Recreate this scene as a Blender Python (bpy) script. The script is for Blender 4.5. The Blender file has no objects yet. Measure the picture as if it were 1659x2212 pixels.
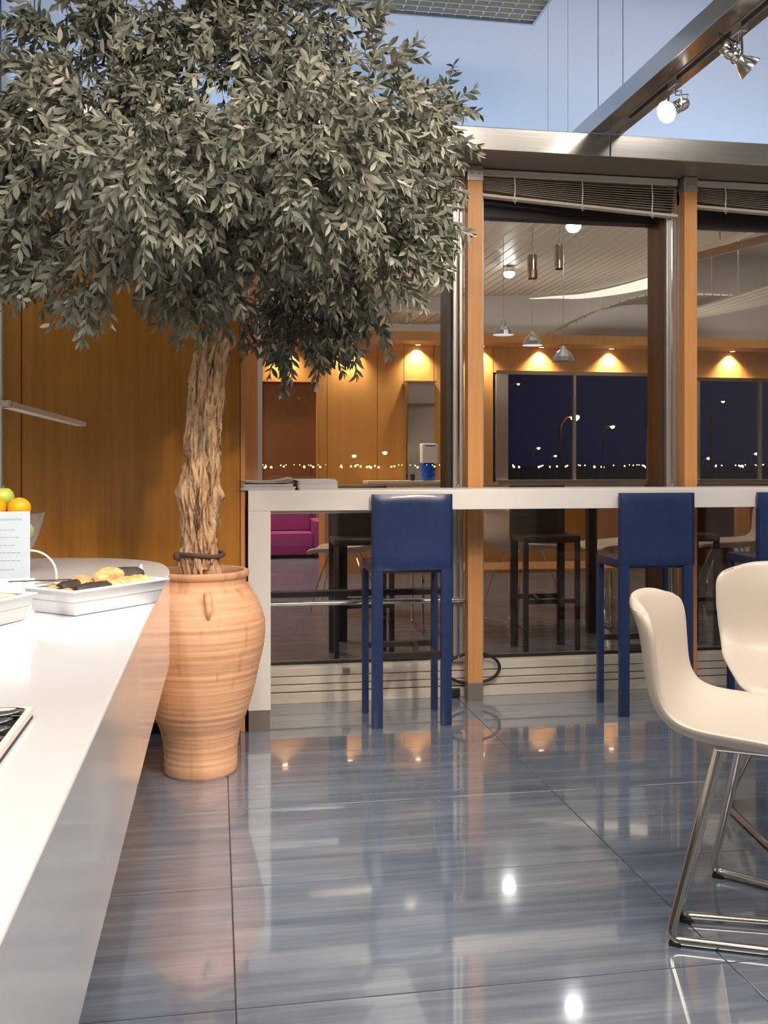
import bpy, bmesh, math, random
import numpy as np
from mathutils import Vector, Matrix, noise
S = bpy.context.scene
COL = S.collection
random.seed(7)
pi = math.pi

# ------------------------------------------------------------------ camera
cam = bpy.data.cameras.new('camera')
cam.sensor_fit = 'VERTICAL'; cam.sensor_height = 36.0
cam.lens = 2100 / 2212 * 36.0
cam.shift_y = -106 / 2212
cam.clip_start = 0.05; cam.clip_end = 2000
camo = bpy.data.objects.new('camera', cam); COL.objects.link(camo)
camo.location = (0, 0, 1.15); camo.rotation_euler = (pi / 2, 0, -math.radians(9.767))
S.camera = camo

# ------------------------------------------------------------------ world (night sky)
w = bpy.data.worlds.new('night_sky'); S.world = w; w.use_nodes = True
w.node_tree.nodes['Background'].inputs[0].default_value = (0.002, 0.008, 0.060, 1)
w.node_tree.nodes['Background'].inputs[1].default_value = 0.45

# ------------------------------------------------------------------ lights
def area(name, loc, rot, sx, sy, power, color):
    l = bpy.data.lights.new(name, 'AREA'); l.shape = 'RECTANGLE'; l.size = sx; l.size_y = sy
    l.energy = power; l.color = color
    o = bpy.data.objects.new(name, l); COL.objects.link(o); o.location = loc; o.rotation_euler = rot
    return o
def spot(name, loc, target, power, color, angle=60, blend=0.6, radius=0.04):
    l = bpy.data.lights.new(name, 'SPOT'); l.energy = power; l.color = color
    l.spot_size = math.radians(angle); l.spot_blend = blend; l.shadow_soft_size = radius
    o = bpy.data.objects.new(name, l); COL.objects.link(o); o.location = loc
    d = Vector(target) - Vector(loc); o.rotation_euler = d.to_track_quat('-Z', 'Y').to_euler()
    return o
WARM = (1.0, 0.82, 0.64); SOFT = (1.0, 0.93, 0.86); COOL = (0.90, 0.95, 1.0)
# area lights added as overall fill for the near room (unseen, above the frame)
area('ceiling_fill_light', (0.9, 1.2, 3.7), (0, 0, 0), 1.8, 1.8, 100, SOFT)
area('ceiling_fill_light', (2.6, 2.6, 3.7), (0, 0, 0), 1.2, 1.2, 46, SOFT)
area('ceiling_fill_light', (-0.9, 0.2, 3.7), (0, 0, 0), 1.4, 1.4, 60, SOFT)
area('ceiling_fill_light', (1.0, -2.2, 3.7), (0, 0, 0), 1.6, 1.6, 90, SOFT)
# blue cove strip hidden behind the steel fascia
area('cove_strip_light', (1.37, 4.44, 2.66), (math.radians(155), 0, 0), 4.4, 0.05, 15, (0.33, 0.60, 1.0))
area('wall_fill_light', (1.37, 4.55, 3.72), (math.radians(12), 0, 0), 4.4, 0.25, 5, (0.86, 0.89, 1.0))  # added fill near the ceiling, whitens the blue-lit wall
# track spots aimed at tree, pot, bar and buffet (further along the tracks, above the frame)
spot('track_spot_light', (1.75, 0.9, 3.1), (-0.25, 4.0, 1.1), 165, WARM, 50, 0.5, 0.05)
spot('track_spot_light', (1.77, 0.3, 3.1), (1.3, 4.2, 0.9), 130, WARM, 50, 0.7, 0.05)
spot('track_spot_light', (0.1, 0.2, 3.5), (0.0, 3.3, 2.1), 120, SOFT, 55, 0.7, 0.06)
spot('buffet_spot_light', (-0.45, -0.2, 3.4), (-0.44, 2.25, 0.86), 280, COOL, 26, 0.8, 0.06)
spot('floor_spot_light', (0.2, 1.5, 3.6), (-0.02, 2.8, 0.0), 170, SOFT, 36, 0.9, 0.06)
# unseen warm light added under the buffet counter for the glow on the urn
spot('urn_glow_light', (-0.44, 3.02, 0.36), (-0.20, 3.58, 0.40), 3.0, (1.0, 0.52, 0.10), 48, 1.0, 0.02)
# far room ceiling
area('far_ceiling_light', (2.5, 7.2, 3.95), (0, 0, 0), 3.5, 2.0, 130, WARM)
area('far_ceiling_light', (6.2, 9.0, 3.95), (0, 0, 0), 3.0, 3.0, 130, WARM)
area('far_ceiling_light', (-1.4, 9.5, 3.95), (0, 0, 0), 2.2, 2.2, 170, SOFT)
area('far_ceiling_fill', (3.6, 9.8, 1.9), (pi, 0, 0), 6.0, 0.6, 60, SOFT)  # unseen fill added below the wave ceiling to lighten its slats

S.view_settings.view_transform = 'Standard'; S.view_settings.look = 'None'
S.view_settings.exposure = 0.0; S.view_settings.gamma = 1.0
S.view_settings.use_curve_mapping = False

# ------------------------------------------------------------------ helpers
def mat(name, color, rough=0.5, metal=0.0, coat=0.0, emit=None, es=0.0, spec=None, trans=0.0, ior=None, sheen=0):
    m = bpy.data.materials.new(name); m.use_nodes = True
    b = m.node_tree.nodes['Principled BSDF']
    b.inputs['Base Color'].default_value = (*color, 1)
    b.inputs['Roughness'].default_value = rough; b.inputs['Metallic'].default_value = metal
    b.inputs['Coat Weight'].default_value = coat; b.inputs['Coat Roughness'].default_value = 0.06
    if spec is not None: b.inputs['Specular IOR Level'].default_value = spec
    if trans: b.inputs['Transmission Weight'].default_value = trans
    if ior: b.inputs['IOR'].default_value = ior
    if emit: b.inputs['Emission Color'].default_value = (*emit, 1); b.inputs['Emission Strength'].default_value = es
    return m
def nodes(m): return m.node_tree.nodes, m.node_tree.links, m.node_tree.nodes['Principled BSDF']
def noise_color(m, c1, c2, scale=5, stretch=(1, 1, 1), coord='Object', detail=4, bump=0, lo=.3, hi=.7, rough=0.55, bdist=.01):
    n, l, b = nodes(m)
    tc = n.new('ShaderNodeTexCoord'); mp = n.new('ShaderNodeMapping'); mp.inputs['Scale'].default_value = stretch
    nz = n.new('ShaderNodeTexNoise'); nz.inputs['Scale'].default_value = scale; nz.inputs['Detail'].default_value = detail
    nz.inputs['Roughness'].default_value = rough
    cr = n.new('ShaderNodeValToRGB'); cr.color_ramp.elements[0].position = lo; cr.color_ramp.elements[1].position = hi
    cr.color_ramp.elements[0].color = (*c1, 1); cr.color_ramp.elements[1].color = (*c2, 1)
    l.new(tc.outputs[coord], mp.inputs[0]); l.new(mp.outputs[0], nz.inputs['Vector'])
    l.new(nz.outputs['Fac'], cr.inputs[0]); l.new(cr.outputs[0], b.inputs['Base Color'])
    if bump:
        bp = n.new('ShaderNodeBump'); bp.inputs['Strength'].default_value = bump; bp.inputs['Distance'].default_value = bdist
        l.new(nz.outputs['Fac'], bp.inputs['Height']); l.new(bp.outputs[0], b.inputs['Normal'])
    return m
class MB:
    def __init__(s): s.v = []; s.f = []
    def add(s, vs, fs):
        k = len(s.v); s.v += [tuple(x) for x in vs]; s.f += [tuple(i + k for i in q) for q in fs]; return s
    def box(s, x0, x1, y0, y1, z0, z1, c=0.0):
        if c <= 0:
            vs = [(x, y, z) for z in (z0, z1) for y in (y0, y1) for x in (x0, x1)]
            return s.add(vs, [(0, 2, 3, 1), (4, 5, 7, 6), (0, 1, 5, 4), (2, 6, 7, 3), (0, 4, 6, 2), (1, 3, 7, 5)])
        bm = bmesh.new(); bmesh.ops.create_cube(bm, size=1)
        for v in bm.verts: v.co = ((x0 + x1) / 2 + v.co.x * (x1 - x0), (y0 + y1) / 2 + v.co.y * (y1 - y0), (z0 + z1) / 2 + v.co.z * (z1 - z0))
        bmesh.ops.bevel(bm, geom=bm.edges[:], offset=c, segments=2, affect='EDGES', profile=0.6)
        bm.verts.index_update()
        s.add([v.co[:] for v in bm.verts], [[v.index for v in f.verts] for f in bm.faces]); bm.free(); return s
    def tube(s, pts, r, n=10, closed=False):
        pts = [Vector(p) for p in pts]; m = len(pts); rs = r if isinstance(r, (list, tuple)) else [r] * m
        up = None; vs = []
        for i, p in enumerate(pts):
            a = pts[(i - 1) % m] if (i > 0 or closed) else p; b = pts[(i + 1) % m] if (i < m - 1 or closed) else p
            t = (b - a).normalized()
            if up is None: up = t.orthogonal().normalized()
            up = (up - t * up.dot(t)).normalized(); q = t.cross(up)
            for j in range(n):
                an = 2 * pi * j / n; vs.append(p + (up * math.cos(an) + q * math.sin(an)) * rs[i])
        fs = []
        for i in range(m if closed else m - 1):
            i2 = (i + 1) % m
            for j in range(n): fs.append((i * n + j, i * n + (j + 1) % n, i2 * n + (j + 1) % n, i2 * n + j))
        if not closed: fs += [tuple(range(n))[::-1], tuple((m - 1) * n + j for j in range(n))]
        return s.add(vs, fs)
    def lathe(s, prof, n=32, c=(0, 0, 0)):
        vs = []; m = len(prof)
        for r, z in prof:
            for j in range(n):
                a = 2 * pi * j / n; vs.append((c[0] + r * math.cos(a), c[1] + r * math.sin(a), c[2] + z))
        fs = [(i * n + j, i * n + (j + 1) % n, (i + 1) * n + (j + 1) % n, (i + 1) * n + j) for i in range(m - 1) for j in range(n)]
        if prof[0][0] > 1e-6: fs.append(tuple(range(n))[::-1])
        if prof[-1][0] > 1e-6: fs.append(tuple((m - 1) * n + j for j in range(n)))
        return s.add(vs, fs)
    def xf(s, M):
        s.v = [tuple(M @ Vector(p)) for p in s.v]; return s
    def build(s, name, m, parent=None, smooth=False, loc=None, rot=None, bevel=0, label=None):
        me = bpy.data.meshes.new(name); me.from_pydata(s.v, [], s.f); me.validate(); me.update()
        if m: me.materials.append(m)
        bm = bmesh.new(); bm.from_mesh(me); bmesh.ops.recalc_face_normals(bm, faces=bm.faces); bm.to_mesh(me); bm.free()
        if smooth:
            me.polygons.foreach_set('use_smooth', [True] * len(me.polygons))
            me.set_sharp_from_angle(angle=math.radians(38))
        o = bpy.data.objects.new(name, me); COL.objects.link(o)
        if parent: o.parent = parent
        if loc: o.location = loc
        if rot: o.rotation_euler = rot
        if bevel:
            b = o.modifiers.new('bevel', 'BEVEL'); b.width = bevel; b.segments = 2; b.limit_method = 'ANGLE'
        if label: o['label'] = label
        return o
def empty(name, loc, rz=0, label=None, cat=None, group=None):
    o = bpy.data.objects.new(name, None); COL.objects.link(o); o.location = loc; o.rotation_euler = (0, 0, rz)
    o.empty_display_size = 0.1
    tag(o, label, cat, group); return o
def tag(o, label=None, cat=None, group=None, kind=None):
    if label: o['label'] = label
    if cat: o['category'] = cat
    if group: o['group'] = group
    if kind: o['kind'] = kind
    return o
def struct(name, loc=(0, 0, 0), label=None, cat=None):
    o = empty(name, loc); o['kind'] = 'structure'; tag(o, label, cat); return o
def copy_tree(o, parent=None):
    c = o.copy(); COL.objects.link(c)
    if parent: c.parent = parent
    for ch in list(o.children): copy_tree(ch, c)
    return c

# ------------------------------------------------------------------ materials
M = {}
M['wood'] = noise_color(mat('orange_beech_veneer', (.5, .2, .04), .32, coat=.12), (.40, .165, .022), (.52, .225, .034), 3, (14, 14, .5), bump=0.02)
M['wood_post'] = noise_color(mat('beech_post', (.6, .28, .08), .38), (.60, .27, .085), (.68, .33, .115), 4, (14, 14, .5))
M['far_wood'] = noise_color(mat('far_orange_wall', (.5, .2, .04), .5), (.53, .25, .055), (.60, .29, .070), 2, (8, 8, .4))
M['far_door'] = mat('far_brown_door', (.22, .085, .022), .5)
M['white'] = mat('white_solid_surface', (.78, .76, .74), .16, coat=.5)
M['bar_white'] = mat('white_laminate', (.80, .75, .70), .35)
M['wall_white'] = mat('white_paint', (.75, .75, .74), .6)
M['wall_grey'] = mat('grey_paint', (.34, .33, .32), .6)
M['blue_wall'] = mat('pale_wall_paint', (.60, .63, .67), .6)
M['ceil'] = mat('ceiling_paint', (.55, .56, .58), .8)
M['steel'] = noise_color(mat('brushed_steel', (.5, .48, .45), .22, 1.0), (.50, .47, .43), (.60, .57, .53), 6, (.3, 40, 40), bump=0.01)
M['steel_grey'] = mat('grey_steel_plate', (.32, .28, .25), .38, .6)
M['alu'] = mat('grey_aluminium', (.50, .48, .45), .30, .7)
M['chrome'] = mat('chrome', (.80, .78, .75), .07, 1.0)
M['warm_chrome'] = mat('satin_chrome_tube', (.66, .62, .56), .15, 1.0)
M['cream'] = noise_color(mat('cream_window_sill', (.68, .60, .50), .4), (.56, .49, .40), (.70, .62, .52), 3, (1, 6, 6))
M['blind'] = mat('beige_blind', (.52, .45, .36), .5)
M['blind_rail'] = mat('cream_blind_rail', (.68, .60, .48), .45)
M['black'] = mat('black_rubber', (.012, .012, .012), .5)
M['gasket'] = mat('black_gasket', (.015, .013, .012), .45)
M['bronze'] = mat('bronze_side_profile', (.10, .06, .03), .3, .5)
M['blue_leather'] = noise_color(mat('navy_blue_leather', (.014, .032, .10), .34, coat=.15), (.011, .027, .090), (.017, .037, .112), 60, bump=.05, bdist=.002)
M['brown_leather'] = mat('dark_brown_leather', (.035, .018, .012), .38)
M['dark_wood'] = mat('dark_stained_bar', (.022, .014, .012), .4)
M['shell'] = mat('cream_moulded_shell', (.66, .57, .465), .40, coat=.12)
M['magenta'] = mat('magenta_upholstery', (.34, .022, .19), .5)
M['paper'] = mat('newspaper', (.62, .60, .60), .8)
M['paper_dark'] = mat('printed_paper_edge', (.10, .09, .09), .8)
M['terra'] = None
M['soil'] = noise_color(mat('dark_soil', (.05, .03, .02), .95), (.03, .02, .012), (.09, .06, .04), 60)
M['orange'] = mat('orange_peel', (.90, .36, .0), .45)
n_, l_, b_ = nodes(M['orange']); nz = n_.new('ShaderNodeTexNoise'); nz.inputs['Scale'].default_value = 160; bp = n_.new('ShaderNodeBump'); bp.inputs['Strength'].default_value = .2; bp.inputs['Distance'].default_value = .001
l_.new(nz.outputs['Fac'], bp.inputs['Height']); l_.new(bp.outputs[0], b_.inputs['Normal'])
M['apple'] = noise_color(mat('green_apple_skin', (.35, .5, .03), .3), (.34, .46, .03), (.55, .62, .09), 18)
M['pastry'] = noise_color(mat('baked_pastry', (.8, .4, .14), .5), (.50, .17, .03), (.82, .50, .22), 45, detail=6, bump=.5, bdist=.004)
M['choc'] = mat('dark_chocolate_pastry', (.035, .022, .014), .6)
M['tray'] = mat('white_melamine', (.80, .80, .80), .3)
M['card'] = mat('white_card', (.85, .85, .85), .7)
M['ink'] = mat('grey_print', (.42, .42, .43), .8)
M['blue_plastic'] = mat('blue_water_bottle', (.01, .10, .55), .25)
M['lamp_on'] = mat('lamp_face', (1, 1, 1), .5, emit=(1, .88, .72), es=14)
M['lamp_cool'] = mat('cool_lamp_face', (1, 1, 1), .5, emit=(.92, .95, 1), es=16)
M['down_on'] = mat('downlight_face', (1, 1, 1), .5, emit=(1, .72, .40), es=16)
M['fabric_glow'] = mat('glowing_fabric', (1, 1, 1), .5, emit=(1, .86, .72), es=.75)  # white fabric, no lamp; emission stands in for the light falling on it
M['sodium'] = mat('sodium_street_light', (1, .5, .1), .5, emit=(1, .42, .06), es=60)
M['citylight'] = mat('distant_light', (1, .6, .3), .5, emit=(1, .55, .22), es=16)
M['citylight_bright'] = mat('distant_light_seen_in_glass', (1, .6, .3), .5, emit=(1, .55, .18), es=150)
M['pole'] = mat('painted_lamp_pole', (.30, .20, .12), .6)
M['night_ground'] = noise_color(mat('night_apron', (.03, .025, .03), .9), (.02, .018, .02), (.05, .04, .035), .05)
M['slat'] = mat('wave_ceiling_slat', (.46, .42, .35), .40, .3)
M['grille'] = mat('beige_grille', (.80, .73, .62), .5)
M['bark'] = None

def glass(name, tint=(.93, .94, .93), ior=1.55, thin=True):
    m = bpy.data.materials.new(name); m.use_nodes = True; n = m.node_tree.nodes; l = m.node_tree.links; n.clear()
    out = n.new('ShaderNodeOutputMaterial'); mx = n.new('ShaderNodeMixShader'); t = n.new('ShaderNodeBsdfTransparent'); g = n.new('ShaderNodeBsdfGlossy')
    fr = n.new('ShaderNodeFresnel'); ge = n.new('ShaderNodeNewGeometry'); mi = n.new('ShaderNodeMix'); mi.inputs[2].default_value = ior; mi.inputs[3].default_value = 1 / ior
    l.new(ge.outputs['Backfacing'], mi.inputs[0]); l.new(mi.outputs[0], fr.inputs['IOR'])
    t.inputs[0].default_value = (*tint, 1); g.inputs['Roughness'].default_value = 0.0
    l.new(fr.outputs[0], mx.inputs[0]); l.new(t.outputs[0], mx.inputs[1]); l.new(g.outputs[0], mx.inputs[2]); l.new(mx.outputs[0], out.inputs[0])
    return m
M['glass'] = glass('window_glass', (.88, .88, .86), 1.55)
M['far_glass'] = glass('far_window_glass', (.92, .94, .98), 1.25)
M['acrylic'] = glass('clear_acrylic', (.93, .95, .96), 1.5)
M['bowl_glass'] = glass('cut_glass', (.90, .91, .93), 1.6)
M['silver_glass'] = mat('silvery_lit_glass', (.70, .76, .86), .18, .6)
M['edge'] = mat('polished_acrylic_edge', (.85, .87, .88), .2)

# floor: glossy grey-blue striped stone
def floor_mat(name, grout=False):
    m = mat(name, (.15, .19, .24), .10, spec=.9)
    n, l, b = nodes(m)
    b.inputs['Coat Weight'].default_value = .9; b.inputs['Coat Roughness'].default_value = .03; b.inputs['Coat IOR'].default_value = 1.7
    geo = n.new('ShaderNodeNewGeometry'); oi = n.new('ShaderNodeObjectInfo')
    off = n.new('ShaderNodeVectorMath'); off.operation = 'MULTIPLY_ADD'; off.inputs[1].default_value = (3, 5, 0)
    l.new(oi.outputs['Random'], off.inputs[0]); l.new(geo.outputs['Position'], off.inputs[2])
    mp = n.new('ShaderNodeMapping'); mp.inputs['Scale'].default_value = (.9, 13, 1); l.new(off.outputs[0], mp.inputs[0])
    nz = n.new('ShaderNodeTexNoise'); nz.inputs['Scale'].default_value = 1.6; nz.inputs['Detail'].default_value = 6; nz.inputs['Roughness'].default_value = .6; nz.inputs['Distortion'].default_value = .3
    l.new(mp.outputs[0], nz.inputs['Vector'])
    cr = n.new('ShaderNodeValToRGB'); e = cr.color_ramp.elements
    e[0].position = .28; e[0].color = (.120, .142, .178, 1); e[1].position = .74; e[1].color = (.29, .31, .34, 1)
    k = e.new(.48); k.color = (.165, .198, .248, 1)
    k = e.new(.58); k.color = (.200, .232, .278, 1)
    l.new(nz.outputs['Fac'], cr.inputs[0])
    mp2 = n.new('ShaderNodeMapping'); mp2.inputs['Scale'].default_value = (2.5, 60, 1); l.new(off.outputs[0], mp2.inputs[0])
    n2 = n.new('ShaderNodeTexNoise'); n2.inputs['Scale'].default_value = 1.5; n2.inputs['Detail'].default_value = 3; l.new(mp2.outputs[0], n2.inputs['Vector'])
    mx = n.new('ShaderNodeMix'); mx.data_type = 'RGBA'; mx.blend_type = 'OVERLAY'; mx.inputs[0].default_value = .18
    l.new(cr.outputs[0], mx.inputs[6]); l.new(n2.outputs['Fac'], mx.inputs[7]); l.new(mx.outputs[2], b.inputs['Base Color'])
    # slight polish ripple
    n3 = n.new('ShaderNodeTexNoise'); n3.inputs['Scale'].default_value = 7; l.new(geo.outputs['Position'], n3.inputs['Vector'])
    bp = n.new('ShaderNodeBump'); bp.inputs['Strength'].default_value = .05; bp.inputs['Distance'].default_value = .004
    l.new(n3.outputs['Fac'], bp.inputs['Height']); l.new(bp.outputs[0], b.inputs['Normal']); l.new(bp.outputs[0], b.inputs['Coat Normal'])
    if grout:
        br = n.new('ShaderNodeTexBrick'); br.offset = 0; br.inputs['Scale'].default_value = 1; br.inputs['Mortar Size'].default_value = .003
        br.inputs['Brick Width'].default_value = 1.12; br.inputs['Row Height'].default_value = .595
        m4 = n.new('ShaderNodeMapping'); m4.inputs['Location'].default_value = (-.04 + 11.2, -2.07 + 5.95, 0); l.new(geo.outputs['Position'], m4.inputs[0]); l.new(m4.outputs[0], br.inputs['Vector'])
        m5 = n.new('ShaderNodeMix'); m5.data_type = 'RGBA'; l.new(br.outputs['Fac'], m5.inputs[0]); l.new(mx.outputs[2], m5.inputs[6]); m5.inputs[7].default_value = (.06, .045, .03, 1)
        l.new(m5.outputs[2], b.inputs['Base Color'])
    return m
M['floor'] = floor_mat('polished_striped_stone')
M['floor_far'] = floor_mat('polished_striped_stone_far', True)
fb_ = M['floor_far'].node_tree.nodes['Principled BSDF']; fb_.inputs['Coat Weight'].default_value = .15; fb_.inputs['Roughness'].default_value = .22; fb_.inputs['Specular IOR Level'].default_value = .5
M['grout'] = mat('brown_grout', (.07, .05, .035), .8)

# ------------------------------------------------------------------ structure: floors
fl = struct('floor')
MB().box(-4, 4.3, -4, 4.66, -.10, -.004).build('grout_bed', M['grout'], fl)
tile_me = MB().box(-.5585, .5585, -.296, .296, -.03, 0, .0012).build('tile', M['floor'], fl)
tile_me.location = (.04 + .56, 2.07 + .2975, 0)
for i in range(-3, 4):
    for j in range(-3, 5):
        if i == 0 and j == 0: continue
        t = tile_me.copy(); COL.objects.link(t); t.parent = fl
        t.location = (.04 + 1.12 * i + .56, 2.07 + .595 * j + .2975, 0)
for i in range(0, 3):
    MB().box(-.5585, .5585, -.296, -.025, -.03, 0, .0012).build('tile', M['floor'], fl).location = (.04 + 1.12 * i + .56, 2.07 + .595 * 4 + .2975, 0) if False else (0, 0, -50) if False else (.04 + 1.12 * i + .56, 2.07 + .595 * 5 + .2975 - .1, -.2)
for o in [c for c in fl.children if c.location.z < -.1]: bpy.data.objects.remove(o)
ff = struct('floor_far'); MB().box(-3, 9.5, 4.72, 12.4, -.1, 0).build('stone_slab', M['floor_far'], ff)

# ------------------------------------------------------------------ structure: near room
def slab(name, m, *b, parent=None):
    o = MB().box(*b).build(name, m, parent)
    if not parent: o['kind'] = 'structure'
    return o
slab('ceiling', M['ceil'], -4, 4.3, -4, 4.92, 3.8, 3.9)
wb = struct('wall_back')
for a, b in ((-.862, 1.719), (1.721, 1.829), (1.831, 1.996), (2.001, 2.136), (2.141, 3.4), (3.405, 4.3)):
    MB().box(a, b, 4.90, 4.94, 2.62, 3.8, .0).build('wall_board', M['blue_wall'], wb)
MB().box(-.862, 4.3, 4.945, 4.97, 2.62, 3.8).build('backing_board', M['gasket'], wb)
slab('wall_left', M['wall_white'], -4, -.8765, 4.17, 4.9, 0, 3.8)
slab('trim_10', M['blue_wall'], -.876, -.866, 4.18, 4.9, 2.6, 3.8)
o = slab('trim_1', mat('dark_blue_edge_trim', (.02, .06, .14), .4), -.876, -.866, 4.168, 4.179, 2.6, 3.8)
o = slab('trim_2', M['wall_white'], -.8755, -.864, 4.168, 4.3, 0, 2.6)
slab('wall_west', M['wall_white'], -4.1, -4, -4, 4.9, 0, 3.8)
slab('wall_east', M['wall_grey'], 4.2, 4.3, -4, 4.92, 0, 3.8)
# wall behind the photographer with its own night window
wr = struct('wall_rear')
MB().box(-4, 4.3, -4.1, -4, 0, .85).build('lower_wall', M['wall_grey'], wr)
MB().box(-4, 4.3, -4.1, -4, 2.75, 3.8).build('upper_wall', M['wall_grey'], wr)
MB().box(-4, -3.4, -4.1, -4, .85, 2.75).build('pier', M['wall_grey'], wr)
MB().box(3.7, 4.3, -4.1, -4, .85, 2.75).build('pier', M['wall_grey'], wr)
w9 = struct('window_4')
MB().box(-3.4, 3.7, -4.06, -4.05, .85, 2.75).build('pane', M['glass'], w9)
# wood partition wall at left of the bar
ww = struct('wall_wood')
MB().box(-.864, -.796, 4.206, 4.60, .055, 2.588).build('side_panel', M['wood'], ww)
MB().box(-.790, .098, 4.200, 4.60, .055, 2.588, .002).build('panel', M['wood'], ww)
MB().box(-.797, -.789, 4.215, 4.60, .055, 2.588).build('joint', M['far_door'], ww)
MB().box(.1005, .1195, 4.200, 4.56, 0, 2.588, .002).build('end_strip', M['wood_post'], ww)
MB().box(-.864, .0995, 4.230, 4.60, 0, .055).build('plinth', M['black'], ww)

# ------------------------------------------------------------------ window wall
def post(idx, x0, x1):
    p = struct('trim_%d' % idx, ((x0 + x1) / 2, 4.585, 0), 'beech window post %s' % {3: 'beside the wood wall', 4: 'with black cable looped round its foot', 5: 'behind the second navy stool', 6: 'beyond the right edge'}[idx])
    h = (x1 - x0) / 2
    MB().box(-h, h, -.03, .03, .086, 2.515, .002).build('post_shaft', M['wood_post'], p)
    MB().box(-h - .001, h + .001, -.032, .032, .0, .086, .001).build('post_base', M['steel_grey'], p)
    MB().box(-h - .002, h + .002, -.033, .033, 2.515, 2.588, .002).build('top_bracket', M['alu'], p)
    for dx in (-.018, .018):
        MB().lathe([(.006, 0), (.006, .004), (0, .005)], 10).xf(Matrix.Rotation(pi / 2, 4, 'X')).build('bolt', M['steel_grey'], p, loc=(dx, -.033, 2.55))
post(3, .112, .187); post(4, 1.195, 1.270); post(5, 2.316, 2.384); post(6, 3.437, 3.505)

bays = [(1, .187, 1.195), (2, 1.270, 2.316), (3, 2.384, 3.437)]
for k, x0, x1 in bays:
    wn = struct('window_%d' % k)
    mx0 = x1 - .060 if k > 1 else x1 - .055
    MB().box(x0 + .026, mx0 - .022, 4.735, 4.747, .176, 2.40).build('pane', M['glass'], wn)
    MB().box(x0 + .002, x0 + .026, 4.63, 4.80, .176, 2.58, .003).build('side_frame', M['alu'] if k > 1 else M['bar_white'], wn)
    MB().box(mx0, x1 - .002, 4.63, 4.82, .176, 2.58, .004).build('mullion', M['alu'], wn)
    MB().box(mx0 + .018, mx0 + .030, 4.612, 4.632, .20, 2.50, .004).build('guide_rail', M['chrome'], wn)
    MB().box(mx0 - .024, mx0 - .001, 4.66, 4.80, .176, 2.50).build('gasket', M['bronze'] if k > 1 else M['gasket'], wn)
    MB().box(x0 + .026, mx0 - .001, 4.72, 4.80, 2.385, 2.50).build('top_gasket', M['gasket'], wn)
    MB().box(x0 + .026, mx0 - .001, 4.725, 4.76, .171, .182).build('bottom_gasket', M['gasket'], wn)
    MB().box(x0 + .002, x1 - .002, 4.66, 4.82, 2.50, 2.588, .003).build('head_frame', M['cream'], wn)
    # stepped cream sill
    s0, s1 = (.24, 1.2) if k == 1 else (x0 - .07, x1)
    MB().box(s0, s1, 4.648, 4.83, .000, .050, .003).build('sill_rail', M['cream'], wn)
    MB().box(s0, s1, 4.658, 4.83, .0545, .084, .003).build('sill_rail', M['cream'], wn)
    MB().box(s0, s1, 4.672, 4.83, .0875, .124, .004).build('sill_rail', M['cream'], wn)
    MB().box(s0, s1, 4.665, 4.83, .1275, .170, .004).build('sill_rail', M['cream'], wn)
# catch on the sill, transom and push rail of the first bay
o = MB().box(.60, .635, 4.652, 4.665, .135, .160, .003).build('window_catch', M['steel_grey'], bpy.data.objects['window_1'])
MB().box(.213, 1.118, 4.70, 4.73, .905, .958, .003).build('transom', M['alu'], bpy.data.objects['window_1'])
MB().tube([(.20, 4.60, .484), (1.19, 4.60, .484)], .0125, 14).build('push_rail', M['warm_chrome'], bpy.data.objects['window_1'], True)
MB().box(.213, 1.118, 4.69, 4.73, .500, .530, .003).build('transom', M['gasket'], bpy.data.objects['window_1'])

# steel fascia and soffit
fs = struct('trim_7')
MB().box(-.862, 4.2, 4.35, 4.94, 2.590, 2.606).build('soffit', M['steel_grey'], fs)
for a, b in ((-.862, 1.8255), (1.8275, 4.2)):
    MB().box(a, b, 4.330, 4.350, 2.590, 2.698, .004).build('fascia_panel', M['steel'], fs)
# cove reflector tray behind the fascia
MB().box(-.862, 4.2, 4.352, 4.372, 2.607, 2.64).build('cove_tray', M['alu'], fs)

# ------------------------------------------------------------------ blinds
def blind(x0, x1, drop0, drop1, label, nsl=9):
    b = empty('venetian_blind', ((x0 + x1) / 2, 4.615, 0), 0, label, 'blind', 'raised venetian blinds above the window glass')
    L = (x1 - x0) / 2
    MB().box(-L, L, -.02, .02, 2.552, 2.585, .003).build('head_rail', M['blind_rail'], b)
    sl = None
    for i in range(nsl):
        t = i / (nsl - 1)
        za = 2.545 - t * (drop0 - .03); zb = 2.535 - t * (drop1 - .03)
        q = MB(); n = 8; vs = []; fs = []
        for k in range(n + 1):
            x = -L * .985 + 2 * L * .985 * k / n; z = za + (zb - za) * k / n - .004 * math.sin(pi * k / n) * (1 + t)
            for y, dz in ((-.021, -.0022), (0, .0022), (.021, -.0022)):
                vs.append((x, y, z + dz))
        for k in range(n):
            for j in range(2): fs.append((k * 3 + j, (k + 1) * 3 + j, (k + 1) * 3 + j + 1, k * 3 + j + 1))
        q.add(vs, fs); o = q.build('slat', M['blind'], b, True)
        so = o.modifiers.new('s', 'SOLIDIFY'); so.thickness = .0022
    za = 2.545 - drop0; zb = 2.535 - drop1
    q = MB(); q.box(-L, L, -.022, .022, -.007, .007, .003)
    q.v = [(x, y, z + za + (zb - za) * (x + L) / (2 * L)) for x, y, z in q.v]
    q.build('bottom_rail', M['blind_rail'], b)
    for f in (.16, .5, .86):
        x = -L + 2 * L * f; z1 = za + (zb - za) * f
        MB().tube([(x, -.026, 2.56), (x + .003, -.029, (2.56 + z1) / 2), (x, -.026, z1 - .008)], .003, 6).build('ladder_cord', M['card'], b)
        MB().tube([(x, -.028, z1 - .005), (x + .012, -.03, z1 - .018), (x - .01, -.031, z1 - .012), (x + .004, -.03, z1 - .03)], .002, 6).build('cord_knot', M['card'], b)
    return b
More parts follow.
